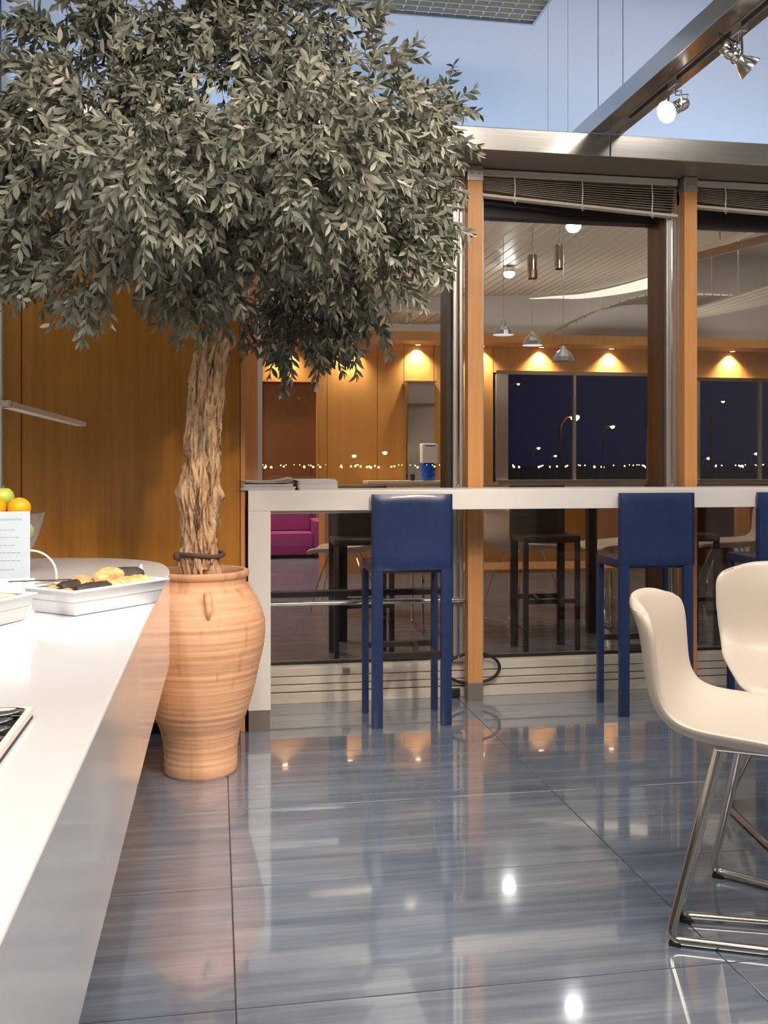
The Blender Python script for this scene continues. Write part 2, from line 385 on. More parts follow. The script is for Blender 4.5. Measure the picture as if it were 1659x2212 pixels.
blind(.195, 1.188, .085, .14, 'raised beige venetian blind beside the olive crown')
blind(1.275, 2.30, .085, .135, 'raised beige venetian blind sagging to the right over the middle window')
blind(2.39, 3.42, .09, .12, 'raised beige venetian blind at the right edge, right of second beech post')

# ------------------------------------------------------------------ ceiling beam, grille
bm_ = struct('trim_8')
MB().box(1.728, 1.803, -3.9, 4.60, 2.701, 2.785, .002).build('beam_body', M['steel'], bm_)
MB().box(1.843, 1.888, -3.9, 4.60, 2.701, 2.785, .002).build('beam_body', M['steel'], bm_)
MB().box(1.803, 1.843, -3.9, 4.60, 2.729, 2.785).build('beam_core', M['steel_grey'], bm_)
MB().box(1.803, 1.811, -3.9, 4.12, 2.697, 2.729).build('track_lip', M['alu'], bm_)
MB().box(1.835, 1.843, -3.9, 4.12, 2.697, 2.729).build('track_lip', M['alu'], bm_)
MB().box(1.811, 1.835, -3.9, 4.12, 2.724, 2.7285).build('track_slot', M['black'], bm_)
MB().box(1.803, 1.843, 4.12, 4.60, 2.7015, 2.729).build('cover_strip', M['alu'], bm_)

gr = empty('ceiling_grille', (.5, 3.8, 3.2), 0, 'suspended beige egg-crate ceiling grille above the olive tree', 'ceiling grille')
X0, X1, Y0, Y1 = -.42, .953, -.75, .56
MB().box(X0, X1, Y1, Y1 + .012, -.0, .07).build('rim', M['alu'], gr)
MB().box(X1, X1 + .012, Y0, Y1 + .012, -.0, .07).build('rim', M['alu'], gr)
MB().box(X0 - .012, X0, Y0, Y1 + .012, -.0, .07).build('rim', M['alu'], gr)
MB().box(X0, X1, Y0 - .012, Y0, -.0, .07).build('rim', M['alu'], gr)
bl = MB().box(-.002, .002, Y0, Y1, .012, .055).build('slat', M['grille'], gr); bl.location = (X1 - .062, 0, 0)
for i in range(2, 22):
    c = bl.copy(); COL.objects.link(c); c.parent = gr; c.location = (X1 - .062 * i, 0, 0)
bl = MB().box(X0, X1, -.002, .002, .004, .05).build('cross_slat', M['grille'], gr); bl.location = (0, Y1 - .03, 0)
for i in range(2, 26):
    c = bl.copy(); COL.objects.link(c); c.parent = gr; c.location = (0, Y1 - .05 * i + .02, 0)
MB().box(X0, X1, Y0, Y1, .075, .085).build('back_plate', mat('grille_backing', (.55, .48, .40), .8), gr)
for x, y in ((X0 + .1, Y0 + .1), (X1 - .1, Y0 + .1), (X0 + .1, Y1 - .1), (X1 - .1, Y1 - .1)):
    MB().tube([(x, y, .085), (x, y, .6)], .002, 6).build('hanger_wire', M['alu'], gr)

# ------------------------------------------------------------------ track spots
def track_spot(loc, center, direction, label, hot):
    t = empty('track_spotlight', loc, 0, label, 'spotlight')
    c = Vector(center) - Vector(loc); d = Vector(direction).normalized()
    MB().box(-.013, .013, -.035, .035, -.035, .026, .003).build('track_adapter', M['chrome'], t)
    MB().tube([(0, 0, -.033), (0, 0, -.055)], .007, 10).build('swivel', M['chrome'], t, True)
    side = d.cross(Vector((0, 0, 1))).normalized()
    for s in (-1, 1):
        MB().tube([(0, 0, -.05), tuple(Vector((0, 0, -.055)) + side * .03 * s), tuple(c * .8 + side * .034 * s), tuple(c + side * .033 * s)], .0045, 8).build('yoke_arm', M['chrome'], t, True)
    R = d.to_track_quat('Z', 'Y').to_matrix().to_4x4(); T = Matrix.Translation(c) @ R
    can = MB().lathe([(0, -.075), (.022, -.073), (.026, -.066), (.026, -.03), (.0245, -.028), (.0245, -.024), (.026, -.022), (.026, -.005), (.023, 0), (0, 0.001)], 24).xf(T).build('lamp_can', M['chrome'], t, True)
    MB().lathe([(.020, -.002), (.022, .010), (.034, .028), (.043, .048), (.046, .056), (.044, .057), (.041, .048), (.032, .028), (.018, .008)], 28).xf(T).build('reflector', M['chrome'], t, True)
    MB().lathe([(.0, .050), (.042, .0505), (.042, .0515), (0, .053)], 28).xf(T).build('bulb_face', M['lamp_on'], t, True)
    p0 = T @ Vector((0, 0, -.075))
    MB().tube([tuple(p0), tuple(p0 + Vector((0, 0, .03)) - d * .02), (.01, .012, -.06), (.006, .01, -.03)], .002, 6).build('flex_cable', M['black'], t, True)
    p = Vector(loc) + (T @ Vector((0, 0, .075)))
    spot('track_spotlight_beam', p, p + d, 45, WARM, 55, .6, .03)
track_spot((1.823, 3.67, 2.70), (1.823, 3.67, 2.583), (-.80, -.36, -.46), 'chrome track spotlight facing left at the far end of the beam', 1)
track_spot((1.823, 3.18, 2.70), (1.823, 3.18, 2.581), (.72, -.16, -.66), 'chrome track spotlight facing right near the top right corner', 1)

# ------------------------------------------------------------------ white bar along window
bt = empty('bar_table', (.132, 4.18, 0), 0, 'long white bar table along the window with square left leg', 'bar table')
MB().box(0, 3.9, 0, .33, .944, 1.032, .003).build('bar_top', M['bar_white'], bt)
MB().box(0, .096, 0, .33, .092, .9435, .003).build('leg', M['bar_white'], bt)
MB().box(.003, .093, .004, .326, 0, .092).build('kick_plate', M['steel_grey'], bt, label='grey metal kick plate under the bar leg')
MB().box(3.8, 3.896, 0, .33, .092, .9435, .003).build('leg', M['bar_white'], bt)
MB().box(3.803, 3.893, .004, .326, 0, .092).build('kick_plate', M['steel_grey'], bt)

# newspapers on its left end
def newspaper(x0, x1, y0, y1, z, th, curl, label, rz=0):
    t = empty('newspaper', ((x0 + x1) / 2, (y0 + y1) / 2, z), rz, label, 'newspaper', 'newspapers stacked on the left end of the bar')
    L = (x1 - x0) / 2; D = (y1 - y0) / 2
    for k in range(3):
        n = 14; vs = []; fs = []; a = th * k / 3 + .0003; b = th * (k + 1) / 3 - .0006
        ex = .004 * random.uniform(-1, 1)
        for i in range(n + 1):
            u = i / n; x = -L + 2 * L * u + ex
            base = curl(u) * (.6 + .2 * k)
            e = min(1, math.sqrt(max(0, 1 - (1 - min(1, u * 9)) ** 2)))
            m_ = (a + b) / 2; h = (b - a) / 2 * (.25 + .75 * e)
            for y in (-D, D): vs += [(x, y, m_ - h + base), (x, y, m_ + h + base)]
        for i in range(n):
            p = i * 4; q = p + 4
            fs += [(p, q, q + 1, p + 1), (p + 3, q + 3, q + 2, p + 2), (p + 1, q + 1, q + 3, p + 3), (p + 2, q + 2, q, p)]
        fs += [(0, 1, 3, 2), (n * 4, n * 4 + 2, n * 4 + 3, n * 4 + 1)]
        MB().add(vs, fs).build('folded_section', M['paper'], t, True)
        if k < 2: MB().box(-L * .97, L * .98, -D * .985, D * .985, b - .0004, b + .0010).build('print_edge', M['paper_dark'], t) if curl(.5) == 0 else None
    return t
flat = lambda u: 0
newspaper(.099, .335, 4.185, 4.48, 1.0325, .015, flat, 'newspaper at the bottom of the pile overhanging the bar left end')
newspaper(.104, .325, 4.188, 4.48, 1.0483, .011, flat, 'flat newspaper second from the bottom on the bar left end')
newspaper(.098, .325, 4.192, 4.48, 1.0600, .007, lambda u: .012 * (1 - u) ** 3 + .020 * u * u * u, 'curled newspaper on top of the left pile, its spine rising right')
newspaper(.345, .520, 4.185, 4.48, 1.0325, .027, flat, 'thick newspaper lying at the bottom of the right-hand pile')
newspaper(.342, .515, 4.190, 4.48, 1.0600, .018, flat, 'newspaper lying on top of the right-hand pile', 0)

# ------------------------------------------------------------------ bar stools
def make_stool(lm, sm, label, cat='bar stool', group=None):
    """origin between the back legs on the floor; back at y=0 towards -y, seat goes +y"""
    t = empty('bar_stool', (0, 0, 0), 0, label, cat, group)
    hw = .178
    for s in (-1, 1):
        MB().box(s * hw - (.049 if s > 0 else 0), s * hw + (0 if s > 0 else .049), 0, .026, 0, 1.0, .006).build('leg', lm, t, True)
        MB().box(s * hw - (.030 if s > 0 else 0), s * hw + (0 if s > 0 else .030), .262, .292, 0, .672, .005).build('leg', lm, t, True)
    # backrest: padded leather panel, slightly dished
    n, m = 16, 16; vs = []; fs = []
    W, z0, z1 = .1795, .682, 1.014
    for side in (0, 1):
        for j in range(m + 1):
            for i in range(n + 1):
                u = -1 + 2 * i / n; v = j / m
                x = W * u; z = z0 + (z1 - z0) * v
                edge = (1 - abs(u) ** 8) * (1 - abs(2 * v - 1) ** 8)
                if side == 0: y = -.004 - .010 * edge + .012 * (1 - u * u) * math.sin(pi * v) ** .8 * .9
                else: y = .018 + .006 * edge
                if i in (0, n) or j in (0, m): y += .004 if side == 0 else -.003
                vs.append((x, y, z))
    N = (n + 1) * (m + 1)
    for j in range(m):
        for i in range(n):
            a = j * (n + 1) + i; fs += [(a, a + 1, a + n + 2, a + n + 1), (N + a, N + a + n + 1, N + a + n + 2, N + a + 1)]
    def rim(a, b): fs.append((a, b, b + N, a + N))
    for i in range(n): rim(i, i + 1); rim(m * (n + 1) + i, m * (n + 1) + i + 1)
    for j in range(m): rim(j * (n + 1), (j + 1) * (n + 1)); rim(j * (n + 1) + n, (j + 1) * (n + 1) + n)
    MB().add(vs, fs).build('backrest', lm, t, True)
    # piping at the back edges
    MB().tube([(-W + .004, -.006, z0), (-W + .004, -.006, z1 - .004)], .0025, 6).build('piping', lm, t, True)
    MB().tube([(W - .004, -.006, z0), (W - .004, -.006, z1 - .004)], .0025, 6).build('piping', lm, t, True)
    MB().box(-hw + .001, hw - .001, .026, .300, .668, .712, .010).build('seat', lm, t, True)
    MB().box(-hw + .049, hw - .049, .006, .026, .296, .326, .002).build('stretcher', sm, t, label='dark foot rest bar')
    MB().box(-hw + .030, hw - .030, .266, .288, .300, .326, .002).build('stretcher', sm, t, label='dark foot rest bar')
    MB().box(-.011, .011, .027, .265, .302, .322, .002).xf(Matrix.Rotation(-.18, 4, 'Z') @ Matrix.Translation((.02, 0, 0))).build('cross_bar', sm, t, label='dark foot rest bar')
    return t
G = 'navy blue leather bar stools along the white bar'
st = make_stool(M['blue_leather'], M['dark_wood'], 'navy blue leather bar stool on the left, nearest the terracotta pot', group=G)
st.location = (.840, 4.150, 0); st.rotation_euler = (0, 0, math.radians(.6))
s2 = copy_tree(st); s2.location = (1.975, 4.149, 0); s2.rotation_euler = (0, 0, math.radians(-1.0)); s2['label'] = 'middle navy blue leather bar stool, behind the near cream chair back'
s3 = copy_tree(st); s3.location = (2.655, 4.150, 0); s3.rotation_euler = (0, 0, math.radians(-.5)); s3['label'] = 'navy blue leather bar stool cut off by the right edge'
G = 'dark brown stools beyond the glass'
b1 = make_stool(M['brown_leather'], M['dark_wood'], 'dark brown bar stool beyond the glass, seen behind the left navy stool', group=G)
b1.location = (.85, 5.90, 0); b1.rotation_euler = (0, 0, pi)
for x, y, lb in ((1.995, 5.895, 'dark brown bar stool beyond the glass between the two beech posts'), (2.87, 5.83, 'dark brown bar stool beyond the glass, right of the second beech post')):
    c = copy_tree(b1); c.location = (x, y, 0); c.rotation_euler = (0, 0, pi); c['label'] = lb

# cable looped round the post
pts = [(1.228 + .128 * math.cos(a) + (.02 if math.cos(a) > 0 else 0), 4.630, .142 + .072 * math.sin(a)) for a in [2 * pi * k / 40 for k in range(40)]]
o = MB().tube(pts, .0075, 10, True).build('cable', M['black'], None, True)
tag(o, 'black cable looped behind the foot of the beech post', 'cable')
o = MB().box(1.135, 1.175, 4.622, 4.645, .004, .045, .004).build('junction_box', M['black']); tag(o, 'small black cable box on the floor left of the looped cable', 'cable box')

# ------------------------------------------------------------------ pot
def terracotta():
    m = mat('terracotta', (.75, .40, .21), .75); n, l, b = nodes(m)
    geo = n.new('ShaderNodeTexCoord'); mp = n.new('ShaderNodeMapping'); mp.inputs['Scale'].default_value = (1.2, 1.2, 34)
    l.new(geo.outputs['Object'], mp.inputs[0])
    nz = n.new('ShaderNodeTexNoise'); nz.inputs['Scale'].default_value = 2.2; nz.inputs['Detail'].default_value = 6; nz.inputs['Roughness'].default_value = .65; l.new(mp.outputs[0], nz.inputs['Vector'])
    cr = n.new('ShaderNodeValToRGB'); cr.color_ramp.elements[0].position = .28; cr.color_ramp.elements[0].color = (.62, .30, .15, 1)
    cr.color_ramp.elements[1].position = .6; cr.color_ramp.elements[1].color = (.80, .44, .25, 1); l.new(nz.outputs['Fac'], cr.inputs[0])
    m2 = n.new('ShaderNodeMapping'); m2.inputs['Scale'].default_value = (22, 22, 1.6); l.new(geo.outputs['Object'], m2.inputs[0])
    n2 = n.new('ShaderNodeTexNoise'); n2.inputs['Scale'].default_value = 1; n2.inputs['Detail'].default_value = 3; l.new(m2.outputs[0], n2.inputs['Vector'])
    c2 = n.new('ShaderNodeValToRGB'); c2.color_ramp.elements[0].position = .30; c2.color_ramp.elements[0].color = (.72, .55, .45, 1); c2.color_ramp.elements[1].position = .42; c2.color_ramp.elements[1].color = (1, 1, 1, 1); l.new(n2.outputs['Fac'], c2.inputs[0])
    mx = n.new('ShaderNodeMix'); mx.data_type = 'RGBA'; mx.blend_type = 'MULTIPLY'; mx.inputs[0].default_value = .7; l.new(cr.outputs[0], mx.inputs[6]); l.new(c2.outputs[0], mx.inputs[7])
    l.new(mx.outputs[2], b.inputs['Base Color'])
    bp = n.new('ShaderNodeBump'); bp.inputs['Strength'].default_value = .25; bp.inputs['Distance'].default_value = .004; l.new(nz.outputs['Fac'], bp.inputs['Height']); l.new(bp.outputs[0], b.inputs['Normal'])
    return m
M['terra'] = terracotta()
pot = empty('terracotta_pot', (-.058, 3.70, 0), 0, 'tall terracotta urn with small lug handles holding the olive tree', 'plant pot')
ctrl = [(.128, 0), (.134, .008), (.135, .03), (.135, .08), (.140, .12), (.150, .165), (.178, .235), (.197, .305), (.218, .40), (.234, .47), (.2395, .52), (.238, .555), (.228, .60), (.213, .635), (.192, .665), (.178, .685), (.170, .698), (.168, .705), (.1685, .722), (.176, .728), (.180, .738), (.178, .748), (.170, .752), (.158, .750), (.153, .740), (.150, .70), (.150, .66)]
prof = []
for i in range(len(ctrl) - 1):
    (r0, z0), (r1, z1) = ctrl[i], ctrl[i + 1]; k = max(1, int(abs(z1 - z0) / .006))
    for j in range(k):
        t = j / k; z = z0 + (z1 - z0) * t; r = r0 + (r1 - r0) * t
        if .03 < z < .66 and i < 17: r += .0009 * math.sin(z * 330 + 2 * math.sin(z * 40)) + .0006 * noise.noise(Vector((0, 0, z * 60)))
        if i < 17:
            for zr, am in ((.44, .0024), (.33, .0014), (.645, .0025), (.565, .0016)): r += am * math.exp(-((z - zr) / .006) ** 2)
        prof.append((r, z))
prof.append(ctrl[-1])
q = MB().lathe(prof, 96)
q.v = [(x * (1 + .004 * noise.noise(Vector((x * 5, y * 5, z * 4)))), y, z if z > .02 else max(0, z)) for x, y, z in q.v]
q.build('pot_body', M['terra'], pot, True)
MB().lathe([(0, .688), (.10, .692), (.149, .686), (.149, .672), (0, .67)], 40).build('soil', M['soil'], pot, True)
for a in (-pi / 2 + .13, .62, pi / 2 + .13, pi + .4):
    pts = []
    for zz, rr in ((.678, .184), (.682, .200), (.672, .217), (.652, .228), (.628, .233), (.606, .231), (.598, .226)):
        pts.append((rr * math.cos(a), rr * math.sin(a), zz))
    MB().tube(pts, [.013, .013, .0135, .0125, .011, .008, .004], 12).build('lug_handle', M['terra'], pot, True)

# ------------------------------------------------------------------ olive tree
def bark():
    m = mat('olive_bark', (.5, .35, .2), .9); n, l, b = nodes(m)
    tc = n.new('ShaderNodeTexCoord'); mp = n.new('ShaderNodeMapping'); mp.inputs['Scale'].default_value = (1, 1, .22); l.new(tc.outputs['Object'], mp.inputs[0])
    nz = n.new('ShaderNodeTexNoise'); nz.inputs['Scale'].default_value = 42; nz.inputs['Detail'].default_value = 7; nz.inputs['Roughness'].default_value = .7; nz.inputs['Distortion'].default_value = .8; l.new(mp.outputs[0], nz.inputs['Vector'])
    cr = n.new('ShaderNodeValToRGB'); e = cr.color_ramp.elements; e[0].position = .38; e[0].color = (.11, .06, .03, 1); e[1].position = .57; e[1].color = (.74, .50, .30, 1)
    k = e.new(.45); k.color = (.44, .25, .12, 1); l.new(nz.outputs['Fac'], cr.inputs[0])
    n2 = n.new('ShaderNodeTexNoise'); n2.inputs['Scale'].default_value = 9; l.new(tc.outputs['Object'], n2.inputs['Vector'])
    mx = n.new('ShaderNodeMix'); mx.data_type = 'RGBA'; cr2 = n.new('ShaderNodeValToRGB'); cr2.color_ramp.elements[0].position = .55; cr2.color_ramp.elements[1].position = .68; cr2.color_ramp.elements[1].color = (.6, .6, .6, 1)
    l.new(n2.outputs['Fac'], cr2.inputs[0]); l.new(cr2.outputs[0], mx.inputs[0]); l.new(cr.outputs[0], mx.inputs[6]); mx.inputs[7].default_value = (.33, .27, .21, 1)
    l.new(mx.outputs[2], b.inputs['Base Color'])
    bp = n.new('ShaderNodeBump'); bp.inputs['Strength'].default_value = .8; bp.inputs['Distance'].default_value = .006; l.new(nz.outputs['Fac'], bp.inputs['Height']); l.new(bp.outputs[0], b.inputs['Normal'])
    return m
M['bark'] = bark()
TR = Vector((-.058, 3.66, .69))
tree = empty('olive_tree', TR, 0, 'large olive tree with gnarled trunk and drooping grey-green crown in the terracotta urn', 'tree')
path = [(-.056, .690, .0700), (-.056, .739, .0690), (-.061, .825, .0669), (-.064, .945, .0600), (-.064, 1.030, .0640), (-.060, 1.080, .0640), (-.054, 1.184, .0610), (-.047, 1.321, .0600), (-.035, 1.459, .0620), (-.020, 1.545, .0600), (-.003, 1.600, .0520), (.006, 1.640, .0400), (.003, 1.683, .0350), (.007, 1.751, .0370), (.020, 1.838, .0340), (.03, 1.95, .030)]
def lerp_path(z):
    for i in range(len(path) - 1):
        a, b = path[i], path[i + 1]
        if z <= b[1]:
            t = (z - a[1]) / (b[1] - a[1]); t2 = t * t * (3 - 2 * t); return a[0] + (b[0] - a[0]) * t, a[2] + (b[2] - a[2]) * t2
    return path[-1][0], path[-1][2]
NA, NZ = 110, 330; vs = []; fs = []
knobs = [(-2.9, 1.045, .022, .036), (-.15, 1.03, .020, .030), (-.2, 1.375, .012, .04), (-2.7, .80, .012, .05), (-.1, 1.60, .022, .035), (-1.2, .80, .010, .06), (-.2, .935, .014, .04), (-.1, 1.17, .006, .05)]
for j in range(NZ + 1):
    z = .690 + (1.95 - .690) * j / NZ; cx, r = lerp_path(z)
    for i in range(NA):
        a = 2 * pi * i / NA; tw = a + .55 * (z - .7) + .12 * math.sin(z * 7)
        p = Vector((math.cos(tw) * 1.9, math.sin(tw) * 1.9, z * 2.6))
        g = noise.noise(p * 1.6); g2 = noise.noise(Vector((math.cos(tw) * 4.2, math.sin(tw) * 4.2, z * 7)) + Vector((9, 0, 0))); g3 = noise.noise(Vector((math.cos(tw) * 9, math.sin(tw) * 9, z * 26)))
        k = 1.04 + .11 * g - .80 * max(0, .34 - abs(g2) * 1.7) + .10 * g3
        rr = r * k * 1.03
        if z < .76: rr *= 1 - .25 * math.exp(-((((a + 1.45) % (2 * pi))) / .22) ** 2) if ((a + 1.45) % (2 * pi)) < pi else 1
        for ka, kz, kh, kw in knobs:
            da = (a - ka + pi) % (2 * pi) - pi
            rr += kh * math.exp(-((z - kz) / kw) ** 2 - (da / .42) ** 2)
        vs.append((cx + math.cos(a) * rr - TR.x, math.sin(a) * rr * .95, z - TR.z))
for j in range(NZ):
    for i in range(NA): fs.append((j * NA + i, j * NA + (i + 1) % NA, (j + 1) * NA + (i + 1) % NA, (j + 1) * NA + i))
fs.append(tuple(range(NA))[::-1]); fs.append(tuple(NZ * NA + i for i in range(NA)))
MB().add(vs, fs).build('trunk', M['bark'], tree, True)
# rope tie round the foot of the trunk, with a knot
rp = []
for k in range(36):
    a = 2 * pi * k / 36; rp.append((-.056 - TR.x + .081 * math.cos(a), .074 * math.sin(a), .812 - TR.z + .004 * math.sin(2 * a)))
o = MB().tube(rp, .0085, 8, True).build('trunk_tie', mat('brown_twine', (.10, .07, .05), .9), tree, True)
MB().lathe([(0, -.016), (.012, -.012), (.016, 0), (.012, .012), (0, .016)], 10, (-.083 - .001, -.03, .118)).build('tie_knot', o.data.materials[0], o, True)

ELL = [(0.019, 3.45, 2.398, 0.389, 0.421), (-0.327, 3.3, 2.2, 0.365, 0.335), (0.433, 3.5, 2.291, 0.386, 0.436), (-0.501, 3.2, 1.998, 0.219, 0.234),
 (0.003, 3.2, 1.966, 0.391, 0.22), (0.501, 3.5, 1.958, 0.317, 0.249), (0.249, 3.5, 2.713, 0.266, 0.249), (-0.44, 3.5, 2.548, 0.225, 0.161),
 (0.737, 3.65, 2.391, 0.168, 0.213), (0.365, 3.8, 1.777, 0.198, 0.188), (-0.403, 3.15, 1.792, 0.108, 0.139), (-0.633, 3.2, 1.867, 0.087, 0.16),
 (0.725, 3.6, 2.045, 0.147, 0.172), (-0.073, 3.3, 1.752, 0.129, 0.113), (-0.215, 3.4, 2.728, 0.316, 0.189), (-0.773, 3.3, 2.116, 0.178, 0.297),
 (0.256, 3.0, 2.107, 0.257, 0.286), (-0.186, 2.95, 1.999, 0.246, 0.233)]
# main branches
top = Vector((.02, 3.66, 1.84))
for i, k in enumerate((0, 1, 2, 4, 5, 9, 6, 15)):
    e = ELL[k]; tgt = Vector((e[0], e[1], e[2])); st_ = Vector((.005, 3.66, 1.68 + .02 * i)); pts = []
    for j in range(9):
        t = j / 8; p = st_.lerp(tgt, t); p.z += .10 * math.sin(pi * t); p += Vector((noise.noise(Vector((i * 3.1, t * 3, 0))), noise.noise(Vector((i * 3.1, t * 3, 5))), 0)) * .05 * math.sin(pi * t)
        pts.append(tuple(p - TR))
    MB().tube(pts, [.021 - .016 * j / 8 for j in range(9)], 8).build('branch', M['bark'], tree, True)

# leaves
def leaf_mat():
    m = mat('dusty_olive_leaf', (.2, .2, .15), .75); n, l, b = nodes(m)
    g = n.new('ShaderNodeNewGeometry'); cr = n.new('ShaderNodeValToRGB'); e = cr.color_ramp.elements
    e[0].color = (.090, .098, .068, 1); e[1].color = (.33, .31, .23, 1); k = e.new(.5); k.color = (.15, .155, .110, 1); k = e.new(.8); k.color = (.21, .21, .155, 1)
    oi = n.new('ShaderNodeObjectInfo'); ad = n.new('ShaderNodeMath'); ad.operation = 'ADD'; fr = n.new('ShaderNodeMath'); fr.operation = 'FRACT'
    l.new(g.outputs['Random Per Island'], ad.inputs[0]); l.new(oi.outputs['Random'], ad.inputs[1]); l.new(ad.outputs[0], fr.inputs[0]); l.new(fr.outputs[0], cr.inputs[0])
    bf = n.new('ShaderNodeMix'); bf.data_type = 'RGBA'; l.new(g.outputs['Backfacing'], bf.inputs[0]); l.new(cr.outputs[0], bf.inputs[6])
    hs = n.new('ShaderNodeHueSaturation'); hs.inputs['Value'].default_value = 1.35; hs.inputs['Saturation'].default_value = .8; l.new(cr.outputs[0], hs.inputs['Color']); l.new(hs.outputs[0], bf.inputs[7])
    l.new(bf.outputs[2], b.inputs['Base Color'])
    b.inputs['Subsurface Weight'].default_value = 0
    return m
M['leaf'] = leaf_mat()
M['twig'] = mat('grey_twig', (.20, .16, .11), .9)
NS = 5
leaf_v = []
for k in range(NS + 1):
    t = k / NS; wv = [.10, .62, .95, 1.0, .66, .04][k] * .5
    zz = -.30 * t * t * .5
    leaf_v += [(-wv, t, zz + .10 * wv), (0, t, zz), (wv, t, zz + .10 * wv)]
leaf_v = np.array(leaf_v)
leaf_f = []
for k in range(NS):
    for j in range(2): leaf_f.append((k * 3 + j, k * 3 + j + 1, (k + 1) * 3 + j + 1, (k + 1) * 3 + j))
leaf_f = np.array(leaf_f)
rnd = random.Random(11)
leaves = []; twig = MB()
camp = Vector((0, 0, 1.15))
def ok_point(p):
    if p.y > 4.13: return False
    return True
def make_twig(p, d, L, scale=1.0):
    n = max(4, int(L / .017)); pts = [p.copy()]; cur = p.copy(); dd = d.normalized()
    for i in range(n):
        dd = (dd + Vector((rnd.uniform(-.12, .12), rnd.uniform(-.12, .12), -.085 + rnd.uniform(-.08, .08)))).normalized()
        cur = cur + dd * (L / n)
        if not ok_point(cur): return
        pts.append(cur.copy())
    twig.tube([tuple(q - TR) for q in pts[::2] + ([pts[-1]] if len(pts) % 2 == 0 else [])], .0016, 3)
    ph = rnd.uniform(0, pi)
    for i in range(1, len(pts)):
        t = (pts[i] - pts[i - 1]).normalized(); o1 = t.orthogonal().normalized(); ph += 1.25
        for s in (0, pi):
            if rnd.random() < .12: continue
            side = Matrix.Rotation(ph + s + rnd.uniform(-.3, .3), 3, t) @ o1
            ld = (t * rnd.uniform(.5, .95) + side * rnd.uniform(.5, .8) + Vector((0, 0, -.12))).normalized()
            nx = ld.cross(t.cross(ld) + Vector((rnd.uniform(-.5, .5),) * 3) * .6).normalized() if True else None
            if nx.length < .1: nx = ld.orthogonal().normalized()
            nz_ = nx.cross(ld).normalized()
            if nz_.z < 0 and rnd.random() < .75: nx = -nx; nz_ = -nz_
            ln = rnd.uniform(.038, .066) * scale * (1 - .22 * i / len(pts)); wd = ln * rnd.uniform(.23, .37)
            leaves.append((pts[i], nx, ld, nz_, ln, wd, rnd.uniform(.4, 1.9)))
    # terminal leaf
    t = (pts[-1] - pts[-2]).normalized(); nx = t.orthogonal().normalized(); leaves.append((pts[-1], nx, t, nx.cross(t), .04 * scale, .010 * scale, 1))
def rand_dir():
    while True:
        v = Vector((rnd.uniform(-1, 1), rnd.uniform(-1, 1), rnd.uniform(-1, 1)))
        if .05 < v.length < 1: return v.normalized()
for (cx, cy, cz, rx, rz) in ELL:
    ry = min(.5 * (rx + rz), .42); area_ = (rx * rz + rx * ry + ry * rz)
    n = int(420 * area_ / .33) if rx > .15 else int(520 * area_ / .33)
    n = int(n * (.52 if (cx, cz) != (0.365, 1.777) else 1.0))
    for i in range(n):
        v = rand_dir()
        if v.y > .3 and rnd.random() < .5: v.y = -v.y
        rad = rnd.uniform(.35, .88); p = Vector((cx + v.x * rx * rad, cy + v.y * ry * rad, cz + v.z * rz * rad))
        d = Vector((v.x, v.y * .9, v.z * .7)) * .8 + rand_dir() * .55 + Vector((0, 0, -.28))
        if cz > 2.5: d.z += .3
        make_twig(p, d, rnd.uniform(.09, .19) * (1 if rx > .15 else .8))
# loose hanging sprays along the underside and at the right and left tips
for (x, y, z, dx, dz, L) in [(-.40, 3.1, 1.70, -.1, -1, .17), (-.36, 3.1, 1.71, .3, -1, .15), (-.44, 3.12, 1.68, -.4, -.8, .12), (.27, 3.8, 1.62, -.1, -1, .18), (.24, 3.82, 1.60, .2, -1, .16),
        (.40, 3.85, 1.62, .1, -1, .12), (.52, 3.8, 1.62, .3, -1, .12), (-.09, 3.3, 1.70, -.5, -1, .15), (-.05, 3.32, 1.72, .2, -1, .14), (-.12, 3.28, 1.70, -.9, -.7, .12), (-.63, 3.2, 1.76, .1, -1, .12), (-.66, 3.2, 1.76, -.3, -1, .12), (-.58, 3.2, 1.78, .4, -1, .1),
        (.83, 3.6, 2.48, .9, .4, .16), (.85, 3.62, 2.36, .9, .1, .14), (.83, 3.6, 2.27, .8, -.4, .15), (.82, 3.6, 2.07, .9, -.2, .14), (.80, 3.6, 1.98, .8, -.6, .14), (-.58, 3.45, 2.62, -.7, .4, .15), (-.62, 3.45, 2.5, -.9, .0, .15), (-.5, 3.45, 2.68, -.3, .8, .12),
        (.62, 3.6, 2.62, .6, .5, .16), (.52, 3.6, 2.75, .5, .6, .15), (.12, 3.85, 1.72, -.3, -1, .14), (.62, 3.8, 1.72, .5, -.9, .14)]:
    make_twig(Vector((x, y, z)), Vector((dx, 0, dz)), L); make_twig(Vector((x + .015, y - .03, z)), Vector((dx * .6, -.25, dz)), L * .8)
print('leaves', len(leaves))
def leaf_world(L):
    p, nx, ld, nz_, ln, wd, cu = L
    V = leaf_v.copy(); V[:, 0] *= wd; V[:, 1] *= ln; V[:, 2] = leaf_v[:, 2] * ln * cu
    R = np.array([list(nx), list(ld), list(nz_)])
    return V @ R + np.array(list(p - TR))
